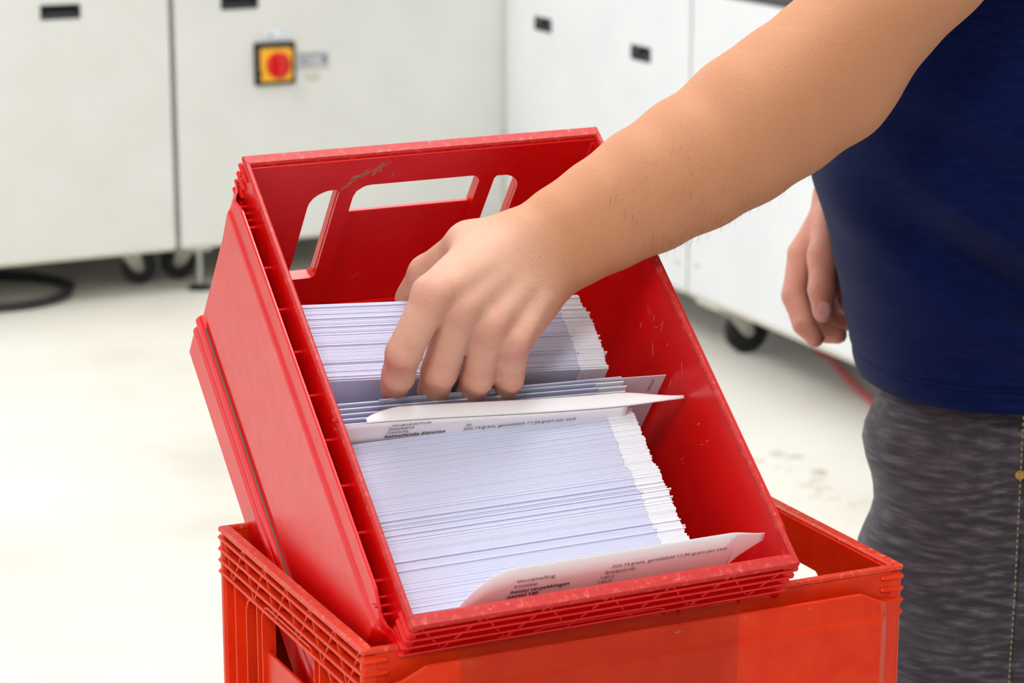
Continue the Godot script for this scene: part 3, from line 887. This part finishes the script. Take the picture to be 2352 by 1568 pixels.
# ---------------------------------------------------------------- person
# surface nets over a union of tapered capsules; bones = [a, b, radius at a, radius at b, blend]
func flesh(V: PackedVector3Array, I: PackedInt32Array, bones: Array, cell: float) -> void:
	var lo := Vector3(1e9, 1e9, 1e9)
	var hi := -lo
	for q in bones:
		var r: float = maxf(q[2], q[3]) + cell * 4
		for w in [q[0], q[1]]:
			lo = lo.min(w - Vector3(r, r, r)); hi = hi.max(w + Vector3(r, r, r))
	var nx := int((hi.x - lo.x) / cell) + 2
	var ny := int((hi.y - lo.y) / cell) + 2
	var nz := int((hi.z - lo.z) / cell) + 2
	var G := PackedFloat32Array()
	G.resize(nx * ny * nz)
	G.fill(10.0)
	for q in bones:
		var a: Vector3 = q[0]
		var b: Vector3 = q[1]
		var ra: float = q[2]
		var rb: float = q[3]
		var k: float = q[4]
		var m := maxf(ra, rb) + maxf(cell * 3, k)
		var p0 := (a.min(b) - Vector3(m, m, m) - lo) / cell
		var p1 := (a.max(b) + Vector3(m, m, m) - lo) / cell
		var ab := b - a
		var len2 := maxf(ab.length_squared(), 1e-9)
		var abx := ab.x / len2; var aby := ab.y / len2; var abz := ab.z / len2
		for iz in range(maxi(int(p0.z), 0), mini(int(p1.z) + 2, nz)):
			var pz := lo.z + iz * cell - a.z
			for iy in range(maxi(int(p0.y), 0), mini(int(p1.y) + 2, ny)):
				var py := lo.y + iy * cell - a.y
				var at := (iz * ny + iy) * nx
				var s0 := py * aby + pz * abz
				for ix in range(maxi(int(p0.x), 0), mini(int(p1.x) + 2, nx)):
					var pxx := lo.x + ix * cell - a.x
					var t := clampf(pxx * abx + s0, 0.0, 1.0)
					var dx := pxx - ab.x * t
					var dy := py - ab.y * t
					var dz := pz - ab.z * t
					var d := sqrt(dx * dx + dy * dy + dz * dz) - ra - (rb - ra) * t
					var g := G[at + ix]
					var h := k - absf(g - d)
					G[at + ix] = (g if g < d else d) - (h * h / (4.0 * k) if h > 0.0 else 0.0)
	var ids := PackedInt32Array()
	ids.resize(nx * ny * nz)
	ids.fill(-1)
	var sy := nx
	var sz := nx * ny
	var band := cell * 2.0
	var first := V.size()
	var count := first
	for iz in nz - 1:
		for iy in ny - 1:
			var at := iz * sz + iy * sy
			for ix in nx - 1:
				var i0 := at + ix
				var g0 := G[i0]
				if g0 > band or g0 < -band: continue
				var g1 := G[i0 + 1]
				var g2 := G[i0 + sy]
				var g3 := G[i0 + sy + 1]
				var g4 := G[i0 + sz]
				var g5 := G[i0 + sz + 1]
				var g6 := G[i0 + sz + sy]
				var g7 := G[i0 + sz + sy + 1]
				var inside := int(g0 < 0) + int(g1 < 0) + int(g2 < 0) + int(g3 < 0) + int(g4 < 0) + int(g5 < 0) + int(g6 < 0) + int(g7 < 0)
				if inside == 0 or inside == 8: continue
				var s := Vector3()
				var n := 0
				if (g0 < 0) != (g1 < 0): s += Vector3(g0 / (g0 - g1), 0, 0); n += 1
				if (g2 < 0) != (g3 < 0): s += Vector3(g2 / (g2 - g3), 1, 0); n += 1
				if (g4 < 0) != (g5 < 0): s += Vector3(g4 / (g4 - g5), 0, 1); n += 1
				if (g6 < 0) != (g7 < 0): s += Vector3(g6 / (g6 - g7), 1, 1); n += 1
				if (g0 < 0) != (g2 < 0): s += Vector3(0, g0 / (g0 - g2), 0); n += 1
				if (g1 < 0) != (g3 < 0): s += Vector3(1, g1 / (g1 - g3), 0); n += 1
				if (g4 < 0) != (g6 < 0): s += Vector3(0, g4 / (g4 - g6), 1); n += 1
				if (g5 < 0) != (g7 < 0): s += Vector3(1, g5 / (g5 - g7), 1); n += 1
				if (g0 < 0) != (g4 < 0): s += Vector3(0, 0, g0 / (g0 - g4)); n += 1
				if (g1 < 0) != (g5 < 0): s += Vector3(1, 0, g1 / (g1 - g5)); n += 1
				if (g2 < 0) != (g6 < 0): s += Vector3(0, 1, g2 / (g2 - g6)); n += 1
				if (g3 < 0) != (g7 < 0): s += Vector3(1, 1, g3 / (g3 - g7)); n += 1
				V.append(lo + (Vector3(ix, iy, iz) + s / n) * cell)
				ids[i0] = count
				count += 1
	for iz in range(1, nz - 1):
		for iy in range(1, ny - 1):
			var at := iz * sz + iy * sy
			for ix in range(1, nx - 1):
				var i0 := at + ix
				if ids[i0] < 0: continue
				var n0 := G[i0] < 0
				if n0 != (G[i0 + 1] < 0): ring(I, ids[i0 - sy - sz], ids[i0 - sz], ids[i0], ids[i0 - sy], n0)
				if n0 != (G[i0 + sy] < 0): ring(I, ids[i0 - 1 - sz], ids[i0 - 1], ids[i0], ids[i0 - sz], n0)
				if n0 != (G[i0 + sz] < 0): ring(I, ids[i0 - 1 - sy], ids[i0 - sy], ids[i0], ids[i0 - 1], n0)

func ring(I: PackedInt32Array, a: int, b: int, c: int, d: int, flip: bool) -> void:
	if a < 0 or b < 0 or c < 0 or d < 0: return
	if flip:
		I.append(a); I.append(c); I.append(b); I.append(a); I.append(d); I.append(c)
	else:
		I.append(a); I.append(b); I.append(c); I.append(a); I.append(c); I.append(d)

func relax(V: PackedVector3Array, I: PackedInt32Array, passes: int) -> PackedVector3Array:
	for k in passes:
		var S := PackedVector3Array()
		S.resize(V.size())
		var C := PackedFloat32Array()
		C.resize(V.size())
		for i in range(0, I.size(), 3):
			var a := I[i]; var b := I[i + 1]; var c := I[i + 2]
			S[a] += V[b] + V[c]; C[a] += 2.0
			S[b] += V[a] + V[c]; C[b] += 2.0
			S[c] += V[a] + V[b]; C[c] += 2.0
		for i in V.size():
			if C[i] > 0.0: V[i] = V[i].lerp(S[i] / C[i], 0.5)
	return V

func normals_of(V: PackedVector3Array, I: PackedInt32Array) -> PackedVector3Array:
	var N := PackedVector3Array()
	N.resize(V.size())
	for i in range(0, I.size(), 3):
		var n := (V[I[i + 2]] - V[I[i]]).cross(V[I[i + 1]] - V[I[i]])
		N[I[i]] += n; N[I[i + 1]] += n; N[I[i + 2]] += n
	for i in N.size(): N[i] = N[i].normalized()
	return N

func chain(bones: Array, pts: Array, radii: Array, k: float) -> void:
	for i in pts.size() - 1:
		bones.append([pts[i], pts[i + 1], radii[i], radii[i + 1], k])

# elliptic rings -> closed cloth; ring = [y, cx, cz, rx, rz]
func cloth_rings(rings: Array, sides: int, fold: Callable, caps := true) -> ArrayMesh:
	var rows := []
	for r in rings:
		var row := PackedVector3Array()
		for j in sides:
			var g := TAU * j / sides
			var d := Vector3(cos(g), 0, sin(g))
			var at := Vector3(r[1] + signf(d.x) * pow(absf(d.x), 0.86) * r[3], r[0], r[2] + signf(d.z) * pow(absf(d.z), 0.86) * r[4])
			row.append(at + d * fold.call(at, g))
		rows.append(row)
	return grid_mesh(rows, true, caps)

func spread_rings(keys: Array, steps: int) -> Array:
	var out := []
	for i in steps + 1:
		var y := lerpf(keys[0][0], keys[-1][0], float(i) / steps)
		for j in keys.size() - 1:
			var up: bool = keys[-1][0] > keys[0][0]
			if (up and y <= keys[j + 1][0] + 1e-6) or (not up and y >= keys[j + 1][0] - 1e-6):
				var t: float = (y - keys[j][0]) / (keys[j + 1][0] - keys[j][0])
				t = t * t * (3 - 2 * t) * 0.5 + t * 0.5
				var r := [y]
				for m in range(1, 5): r.append(lerpf(keys[j][m], keys[j + 1][m], t))
				out.append(r)
				break
	return out

func person() -> void:
	var t := thing("person", "person in a navy shirt and grey jeans reaching into the tilted crate", "person", Transform3D(Basis(), Vector3(0.42, 0, -2.12)))
	var inv := t.transform.affine_inverse()
	var T := func(x: float, y: float, z: float) -> Vector3: return tilted(x, y, z)
	# --- the reaching arm: shoulder, elbow, wrist and a hand of five fingers
	var arm := []
	var wrist := tilted(0.0435, 0.011, -0.075)
	var elbow := Vector3(0.2318, 1.1100, -1.8240)
	var shoulder := Vector3(0.425, 1.335, -1.915)
	var along := (elbow - wrist).normalized()
	var back_of_hand := (UY * 0.75 + UZ * 0.65).normalized()
	var across := along.cross(back_of_hand).normalized()      # towards the little finger side
	if across.dot(UX) < 0.0: across = -across
	var w := [[0.0, 0.0250, 0.0095], [0.10, 0.0262, 0.0090], [0.22, 0.0300, 0.0085], [0.36, 0.0355, 0.0080], [0.52, 0.0405, 0.0070], [0.68, 0.0430, 0.0060], [0.84, 0.0425, 0.0050], [1.0, 0.0395, 0.0040]]
	for s in [-1.0, 1.0]:
		var pts := []
		var rad := []
		for q in w:
			pts.append(wrist.lerp(elbow, q[0]) + across * s * q[2])
			rad.append(q[1])
		chain(arm, pts, rad, 0.012)
	chain(arm, [elbow, elbow.lerp(shoulder, 0.4), elbow.lerp(shoulder, 0.75), shoulder], [0.0420, 0.0475, 0.0520, 0.0560], 0.016)
	arm.append([Vector3(0.2480, 1.1060, -1.8262), Vector3(0.2560, 1.1160, -1.8282), 0.0270, 0.0270, 0.02])   # point of the elbow
	arm.append([Vector3(0.175, 1.105, -1.785), Vector3(0.252, 1.165, -1.825), 0.0330, 0.0350, 0.03])        # muscle over the outside of the elbow
	# metacarpals
	var mcp := [tilted(-0.058, 0.036, -0.030), tilted(-0.0375, 0.0235, -0.0245), tilted(-0.0155, 0.0125, -0.0170), tilted(0.0040, 0.0010, -0.0095)]
	var root := [tilted(0.022, 0.020, -0.080), tilted(0.031, 0.018, -0.076), tilted(0.041, 0.013, -0.070), tilted(0.050, 0.006, -0.064)]
	for i in 4:
		arm.append([root[i], mcp[i], 0.0185, [0.0125, 0.0132, 0.0124, 0.0112][i], 0.012])
		arm.append([root[i].lerp(mcp[i], 0.35) + UY * -0.006, mcp[i] + UY * -0.006 - UZ * 0.006, 0.015, 0.0100, 0.010])
	# tendons over the back of the hand
	for i in 4:
		arm.append([root[i].lerp(mcp[i], 0.45) + back_of_hand * 0.0125, mcp[i] + back_of_hand * 0.0088, 0.0030, 0.0042, 0.008])
	# heel of the little finger side
	arm.append([tilted(0.048, -0.002, -0.062), tilted(0.016, -0.010, -0.026), 0.0155, 0.0105, 0.012])
	# fingers
	chain(arm, [mcp[0], tilted(-0.0755, -0.0020, -0.0125), tilted(-0.0735, -0.0270, -0.0125), tilted(-0.0700, -0.0500, -0.0170)], [0.0130, 0.0121, 0.0112, 0.0096], 0.0035)
	chain(arm, [mcp[1], tilted(-0.0445, -0.0250, -0.0105), tilted(-0.0415, -0.0520, -0.0130), tilted(-0.0380, -0.0760, -0.0185)], [0.0136, 0.0124, 0.0110, 0.0094], 0.0035)
	chain(arm, [mcp[2], tilted(-0.0165, -0.0310, -0.0060), tilted(-0.0135, -0.0560, -0.0085), tilted(-0.0110, -0.0790, -0.0150)], [0.0128, 0.0114, 0.0104, 0.0090], 0.0035)
	chain(arm, [mcp[3], tilted(0.0070, -0.0320, -0.0040), tilted(0.0100, -0.0520, -0.0065), tilted(0.0110, -0.0700, -0.0110)], [0.0114, 0.0104, 0.0094, 0.0080], 0.0035)
	# thumb, closing behind the letters
	arm.append([tilted(0.030, 0.008, -0.084), tilted(-0.004, 0.006, -0.092), 0.0200, 0.0150, 0.016])
	chain(arm, [tilted(-0.004, 0.006, -0.092), tilted(-0.022, -0.034, -0.1025), tilted(-0.028, -0.064, -0.1045)], [0.0145, 0.0118, 0.0098], 0.006)
	arm.append([tilted(0.000, 0.012, -0.086), tilted(-0.034, 0.024, -0.048), 0.0130, 0.0095, 0.016])
	# skin folds: over the finger joints and where the wrist bends
	var joints := [[tilted(-0.0755, -0.0020, -0.0125), mcp[0], 0.0121], [tilted(-0.0445, -0.0250, -0.0105), mcp[1], 0.0124], [tilted(-0.0165, -0.0310, -0.0060), mcp[2], 0.0114], [tilted(0.0070, -0.0320, -0.0040), mcp[3], 0.0104]]
	for q in joints:
		var fd: Vector3 = (q[1] - q[0]).normalized()
		var fo: Vector3 = (UZ * 0.8 + UY * 0.45 - fd * (UZ * 0.8 + UY * 0.45).dot(fd)).normalized()
		var fs: Vector3 = fd.cross(fo).normalized()
		for m in [-0.0034, 0.0, 0.0034]:
			var pts := []
			for j in 7:
				var g := lerpf(-0.75, 0.75, j / 6.0)
				pts.append(q[0] + fd * (m * (1.0 - 0.5 * absf(g))) + (fo * cos(g) + fs * sin(g)) * q[2])
			chain(arm, pts, [0.0011, 0.0015, 0.0018, 0.0018, 0.0018, 0.0015, 0.0011], 0.0012)
	for m in [-0.0036, 0.0036]:
		var pts := []
		for j in 13:
			var g := lerpf(-0.35, 1.45, j / 12.0)
			pts.append(wrist + along * (m + 0.006 - 0.010 * sin(g)) + back_of_hand * cos(g) * 0.0268 + across * sin(g) * 0.0360)
		chain(arm, pts, [0.0006, 0.001, 0.0014, 0.0018, 0.002, 0.002, 0.002, 0.002, 0.002, 0.002, 0.002, 0.0018, 0.0014], 0.003)
	var V := PackedVector3Array()
	var I := PackedInt32Array()
	flesh(V, I, arm, 0.0020)
	# --- the hanging arm
	var other := []
	chain(other, [Vector3(0.43, 1.335, -2.30), Vector3(0.405, 1.115, -2.325), Vector3(0.345, 1.02, -2.295), Vector3(0.305, 0.955, -2.243)], [0.050, 0.042, 0.036, 0.027], 0.015)
	var rm := [Vector3(0.2640, 0.9030, -2.2270), Vector3(0.2755, 0.8945, -2.2440), Vector3(0.2885, 0.8870, -2.2620), Vector3(0.3010, 0.8830, -2.2800)]
	for i in 4:
		other.append([Vector3(0.2990, 0.9500, -2.2370 - 0.006 * i), rm[i], 0.019, 0.0125 - 0.0006 * i, 0.010])
	chain(other, [rm[0], Vector3(0.2562, 0.8671, -2.2120), Vector3(0.2640, 0.8440, -2.1960), Vector3(0.2745, 0.8325, -2.1900)], [0.0125, 0.0112, 0.0102, 0.0088], 0.0035)
	chain(other, [rm[1], Vector3(0.2736, 0.8540, -2.2290), Vector3(0.2865, 0.8330, -2.2110), Vector3(0.2965, 0.8330, -2.2000)], [0.0125, 0.0112, 0.0100, 0.0086], 0.0035)
	chain(other, [rm[2], Vector3(0.2893, 0.8536, -2.2493), Vector3(0.3001, 0.8373, -2.2329), Vector3(0.3067, 0.8394, -2.2214)], [0.0118, 0.0108, 0.0096, 0.0082], 0.0035)
	chain(other, [rm[3], Vector3(0.3040, 0.8582, -2.2697), Vector3(0.3108, 0.8485, -2.2562), Vector3(0.3154, 0.8507, -2.2449)], [0.0108, 0.0096, 0.0086, 0.0076], 0.0035)
	chain(other, [Vector3(0.2910, 0.9360, -2.2200), Vector3(0.2790, 0.9080, -2.1880), Vector3(0.2765, 0.8810, -2.1720), Vector3(0.2775, 0.8610, -2.1680)], [0.0190, 0.0140, 0.0118, 0.0094], 0.006)
	flesh(V, I, other, 0.0028)
	# --- the rest of the body, inside its clothes
	var body := []
	chain(body, [Vector3(0.415, 0.86, -2.12), Vector3(0.40, 1.05, -2.12), Vector3(0.43, 1.27, -2.11)], [0.06, 0.075, 0.09], 0.05)
	body.append([Vector3(0.43, 1.325, -1.96), Vector3(0.44, 1.325, -2.26), 0.05, 0.05, 0.05])
	chain(body, [Vector3(0.43, 1.30, -2.11), Vector3(0.41, 1.43, -2.11)], [0.065, 0.055], 0.03)
	for z in [-2.03, -2.22]:
		var o := 0.0 if z > -2.1 else 0.055
		chain(body, [Vector3(0.415, 0.86, z), Vector3(0.415 + o, 0.48, z), Vector3(0.42 + o, 0.10, z)], [0.050, 0.050, 0.038], 0.03)
		body.append([Vector3(0.42 + o, 0.06, z), Vector3(0.31 + o, 0.045, z), 0.036, 0.030, 0.02])
	# head: skull, jaw, brow, nose, lips, ears
	var hd := Vector3(0.375, 1.545, -2.105)
	body.append([hd + Vector3(0.03, 0.03, 0), hd + Vector3(-0.012, 0.02, 0), 0.086, 0.080, 0.03])
	body.append([hd + Vector3(-0.02, -0.04, 0), hd + Vector3(-0.05, -0.085, 0), 0.062, 0.036, 0.03])
	flesh(V, I, body, 0.011)
	var head := []
	head.append([hd + Vector3(-0.087, 0.005, 0), hd + Vector3(-0.104, -0.030, 0), 0.008, 0.013, 0.012])
	for s in [-1.0, 1.0]:
		head.append([hd + Vector3(0.012, 0.0, s * 0.078), hd + Vector3(0.006, -0.032, s * 0.076), 0.014, 0.009, 0.006])
		head.append([hd + Vector3(-0.084, 0.018, s * 0.014), hd + Vector3(-0.072, 0.018, s * 0.046), 0.010, 0.009, 0.01])
		head.append([hd + Vector3(-0.080, 0.000, s * 0.031), hd + Vector3(-0.081, 0.000, s * 0.033), 0.010, 0.010, 0.004])
	head.append([hd + Vector3(-0.086, -0.058, -0.020), hd + Vector3(-0.086, -0.058, 0.020), 0.008, 0.008, 0.006])
	flesh(V, I, head, 0.003)
	V = relax(V, I, 2)
	var N := normals_of(V, I)
	# skin tones: ruddier over joints and on the hands
	var C := PackedColorArray()
	C.resize(V.size())
	var arm_tone := Color8(198, 137, 100).srgb_to_linear()
	var hand_tone := Color8(221, 171, 147).srgb_to_linear()
	var red_tone := Color8(200, 118, 102).srgb_to_linear()
	var knuckles := [mcp[0], mcp[1], mcp[2], mcp[3], tilted(-0.0755, -0.002, -0.0125), tilted(-0.0445, -0.025, -0.0105), tilted(-0.0165, -0.031, -0.006), tilted(0.007, -0.032, -0.004), tilted(-0.07, -0.05, -0.017)]
	var far_hand := Vector3(0.275, 0.87, -2.21)
	for i in V.size():
		var q := V[i]
		var h := smoothstep(0.02, -0.05, (q - wrist).dot(along))
		var far := 0.0
		if q.z < -2.1:
			far = smoothstep(0.13, 0.06, q.distance_to(far_hand))
			h = maxf(h * 0.0, far)
		var col := arm_tone.lerp(hand_tone, h)
		var r := far * 0.5
		if h > 0.2 and far == 0.0:
			for m in knuckles: r = maxf(r, 0.55 * smoothstep(0.022, 0.006, q.distance_to(m)))
		var mottle := bump.get_noise_3d(q.x * 900, q.y * 900, q.z * 900) * 0.5 + bump.get_noise_3d(q.x * 3200, q.y * 3200, q.z * 3200) * 0.3
		r = clampf(r + mottle * 0.35, 0.0, 0.9)
		C[i] = col.lerp(red_tone, r)
		V[i] = inv * q
	var arrays := []
	arrays.resize(Mesh.ARRAY_MAX)
	arrays[Mesh.ARRAY_VERTEX] = V
	arrays[Mesh.ARRAY_NORMAL] = N
	arrays[Mesh.ARRAY_COLOR] = C
	arrays[Mesh.ARRAY_INDEX] = I
	var am := ArrayMesh.new()
	am.add_surface_from_arrays(Mesh.PRIMITIVE_TRIANGLES, arrays)
	var skin := part("body", am, M["skin"], t)
	var nail := lathe_mesh([[0.0, 0.0012], [0.005, 0.0008], [0.0066, 0.0]], 16)
	part("thumbnail", nail, M["nail"], skin, Transform3D(Basis(Vector3.RIGHT, PI / 2 + 0.15) * Basis.from_scale(Vector3(0.95, 1, 1.35)), inv * Vector3(0.2772, 0.8650, -2.1583)))
	# short hair on the head
	var hair := []
	for i in 9:
		var a := PI * i / 8.0
		hair.append([hd + Vector3(0.035 - 0.05 * sin(a), 0.075 - 0.02 * absf(cos(a)), 0.055 * cos(a)), hd + Vector3(0.085, 0.0, 0.05 * cos(a)), 0.040, 0.030, 0.02])
	var HV := PackedVector3Array()
	var HI := PackedInt32Array()
	flesh(HV, HI, hair, 0.008)
	var HN := normals_of(HV, HI)
	for i in HV.size(): HV[i] = inv * HV[i]
	arrays = []
	arrays.resize(Mesh.ARRAY_MAX)
	arrays[Mesh.ARRAY_VERTEX] = HV
	arrays[Mesh.ARRAY_NORMAL] = HN
	arrays[Mesh.ARRAY_INDEX] = HI
	am = ArrayMesh.new()
	am.add_surface_from_arrays(Mesh.PRIMITIVE_TRIANGLES, arrays)
	part("hair", am, M["body hair"], t)
	# --- shirt
	var shirt_fold := func(p: Vector3, g: float) -> float:
		var d := bump.get_noise_3d(p.x * 60, p.y * 90, p.z * 60) * 0.006
		# long creases running down and back across the side
		for q in [[1.035, 0.60, 0.024, 0.022], [0.985, 0.62, -0.020, 0.020], [1.10, 0.5, 0.018, 0.024], [0.915, 0.30, 0.007, 0.022], [0.955, 0.62, 0.010, 0.018]]:
			var line: float = p.y - (q[0] - q[1] * (p.x - 0.30))
			d += q[2] * exp(-line * line / (q[3] * q[3])) * smoothstep(0.25, 0.42, p.x) * (1.0 if p.z > -2.12 else 0.3)
		return d
	var keys := [[0.828, 0.420, -2.110, 0.121, 0.172], [0.88, 0.416, -2.112, 0.128, 0.170], [0.93, 0.408, -2.115, 0.130, 0.166], [1.00, 0.397, -2.115, 0.138, 0.168], [1.10, 0.392, -2.115, 0.140, 0.175], [1.20, 0.400, -2.115, 0.128, 0.185], [1.30, 0.425, -2.115, 0.105, 0.190], [1.37, 0.432, -2.115, 0.080, 0.150], [1.41, 0.428, -2.115, 0.062, 0.070]]
	var shirt := part("shirt", cloth_rings(spread_rings(keys, 80), 84, shirt_fold), M["navy jersey"], t, inv)
	for s in [[elbow.lerp(shoulder, 0.52), shoulder, 0.062, 0.082], [Vector3(0.418, 1.20, -2.314), Vector3(0.432, 1.33, -2.29), 0.062, 0.078]]:
		var rows := []
		var dirn: Vector3 = (s[1] - s[0]).normalized()
		var side := dirn.cross(Vector3.RIGHT).normalized()
		var up := side.cross(dirn)
		for i in 9:
			var row := PackedVector3Array()
			for j in 32:
				var g := TAU * j / 32
				row.append(s[0].lerp(s[1], i / 8.0) + (side * cos(g) + up * sin(g)) * (lerpf(s[2], s[3], i / 8.0) + 0.002 * sin(j * 1.3 + i)))
			rows.append(row)
		part("sleeve", grid_mesh(rows, true, false), M["navy jersey"], shirt)
	var hem := spread_rings([[0.846, 0.4190, -2.111, 0.1242, 0.1732], [0.849, 0.4190, -2.111, 0.1242, 0.1732]], 1)
	part("hem_stitch", cloth_rings(hem, 84, shirt_fold, false), M["navy jersey"], shirt)
	# --- jeans
	var denim_fold := func(p: Vector3, g: float) -> float:
		var d := bump.get_noise_3d(p.x * 50, p.y * 160, p.z * 50) * 0.009
		d += 0.004 * sin(p.y * 62.0 + 3.0 * cos(g)) * smoothstep(0.2, -0.8, cos(g))
		return d
	var jeans := part("jeans", cloth_rings(spread_rings([[0.985, 0.418, -2.12, 0.098, 0.135], [0.90, 0.420, -2.12, 0.098, 0.138], [0.83, 0.424, -2.12, 0.098, 0.145], [0.775, 0.428, -2.12, 0.090, 0.150]], 20), 60, denim_fold), M["grey denim"], t, inv)
	for z in [-2.037, -2.212]:
		var o := 0.0 if z > -2.1 else 0.055      # the far leg stands a little further back
		var leg := [[0.90, 0.414 + o * 0.3, (z - 2.12) / 2, 0.080, 0.060], [0.83, 0.413 + o * 0.7, z * 0.9 - 0.212, 0.100, 0.078], [0.76, 0.411 + o, z, 0.106, 0.086], [0.66, 0.409 + o, z, 0.104, 0.087], [0.50, 0.411 + o, z, 0.088, 0.078], [0.30, 0.414 + o, z, 0.080, 0.072], [0.09, 0.418 + o, z, 0.078, 0.070]]
		var lg := part("trouser_leg", cloth_rings(spread_rings(leg, 60), 48, denim_fold), M["grey denim"], jeans)
		# outer seam: a felled strip with two rows of stitches
		var s := 1.0 if z > -2.1 else -1.0
		var seam := new_tool()
		var ring_list := spread_rings(leg, 30)
		for i in ring_list.size() - 1:
			var a: Array = ring_list[i]
			var b: Array = ring_list[i + 1]
			var pa := Vector3(a[1] + 0.014, a[0], a[2] + s * (a[4] + 0.001))
			var pb := Vector3(b[1] + 0.014, b[0], b[2] + s * (b[4] + 0.001))
			pa.z += s * denim_fold.call(Vector3(pa.x, pa.y, a[2] + s * a[4]), s * PI / 2)
			pb.z += s * denim_fold.call(Vector3(pb.x, pb.y, b[2] + s * b[4]), s * PI / 2)
			bar(seam, pa, pb, Vector3.RIGHT, 0.012, 0.003, 0.001)
		part("side_seam", seam.commit(), M["grey denim"], lg)
		if s > 0:
			var th := new_tool()
			var y := 0.83
			while y > 0.5:
				for off in [-0.003, 0.017]:
					box(th, Vector3(0.416 + off, y, z + 0.0925 + 0.0035 - maxf(0, 0.68 - y) * 0.07), Vector3(0.0012, 0.003, 0.0012), 0.0003)
				y -= 0.0052
			part("stitching", th.commit(), M["denim thread"], lg)
			part("rivet", lathe_mesh([[0.0045, 0.0], [0.004, 0.002], [0.0, 0.0026]], 14), M["brass rivet"], lg, Transform3D(Basis(Vector3.RIGHT, PI / 2), Vector3(0.414, 0.775, z + 0.088)))
		# shoe
		var shoe := []
		for i in 15:
			var u := i / 14.0
			var row := PackedVector3Array()
			for j in 20:
				var g := TAU * j / 20
				var wd := 0.046 * sqrt(clampf(1.0 - pow(absf(u * 2 - 1), 3.0), 0.02, 1))
				var hh := lerpf(0.085, 0.045, smoothstep(0.3, 0.7, u)) * sqrt(clampf(1.0 - pow(absf(u * 2 - 1), 4.0), 0.05, 1))
				row.append(Vector3(0.48 + o - 0.29 * u, maxf(0.002, hh * 0.5 + sin(g) * hh * 0.5), z + cos(g) * wd))
			shoe.append(row)
		part("shoe", grid_mesh(shoe, true, true), M["shoe leather"], t, inv)
	# fine hairs on the forearm
	var hr := new_tool()
	for i in 420:
		var u := rng.randf_range(0.2, 0.9)
		var g := rng.randf_range(-1.3, 1.3)
		var n := (back_of_hand * cos(g) + across * sin(g)).normalized()
		var r := lerpf(0.030, 0.044, smoothstep(0.0, 0.6, u)) + 0.0005
		var at := wrist.lerp(elbow, u) + n * r + across * sin(g) * 0.006
		var dirh := (-along + across * rng.randf_range(0.2, 1.0) + n * 0.35).normalized()
		tri(hr, at - along * 0.00012, at + along * 0.00012, at + dirh * rng.randf_range(0.006, 0.012), n)
	var hairs := part("arm_hair", hr.commit(), M["body hair"], skin, inv)
	hairs.set_meta("kind", "stuff")


const WINDOWS := [[-7.6, -5.2], [-4.8, -2.4], [-2.0, 0.4]]

func _ready() -> void:
	rng.seed = 20
	bump.seed = 5
	bump.frequency = 0.05
	bump.fractal_octaves = 3
	# camera
	var cam := Camera3D.new()
	cam.name = "camera"
	cam.position = Vector3(0, 1.35, 0)
	cam.rotation_degrees = Vector3(-13.379, 0, 0)
	cam.near = 0.05
	cam.far = 60.0
	var lens := CameraAttributesPhysical.new()
	lens.frustum_focal_length = 87.49
	lens.frustum_focus_distance = 1.72
	lens.exposure_aperture = 11.5
	cam.attributes = lens
	cam.fov = 15.62
	add_child(cam)
	cam.current = true
	# sky and exposure
	var env := Environment.new()
	env.background_mode = Environment.BG_SKY
	var sky := Sky.new()
	var sm := ProceduralSkyMaterial.new()
	sm.sky_top_color = c8(190, 208, 236)
	sm.sky_horizon_color = c8(236, 238, 240)
	sm.ground_bottom_color = c8(150, 148, 142)
	sm.ground_horizon_color = c8(200, 200, 196)
	sm.sky_energy_multiplier = 1.9
	sm.ground_energy_multiplier = 0.8
	sky.sky_material = sm
	env.sky = sky
	env.tonemap_mode = Environment.TONE_MAPPER_LINEAR
	env.tonemap_exposure = 0.63
	env.sdfgi_enabled = true
	env.ssao_enabled = true
	env.ssil_enabled = true
	var we := WorldEnvironment.new()
	we.name = "surroundings"
	we.environment = env
	add_child(we)
	materials()
	# added ceiling lamps, out of view, placed to light crates, floor and cabinets
	var spots := [[-1.8, -6.2, 3.5, "added flat white light panel above the cabinet with the looped cable"], [1.2, -6.9, 3.0, "added flat white light panel above the white cabinets in the corner"], [-1.8, -4.2, 6.5, "added flat white light panel above the open floor by the middle window"], [1.2, -4.2, 2.1, "added flat white light panel over the floor in front of the white cabinets"], [0.2, -2.0, 3.6, "added flat white light panel right above the crates"], [0.7, -2.9, 1.6, "added flat white light panel over the floor behind the person in jeans"], [-0.5, 0.9, 9.5, "added flat white light panel above the photographer"]]
	for i in spots.size():
		lamp(Vector3(spots[i][0], 3.03, spots[i][1]), Vector2(0.6, 1.2), spots[i][2], spots[i][3])
	room()
	cabinets()
	cables()
	cart()
	crates()
	letters()
	sheets()
	person()
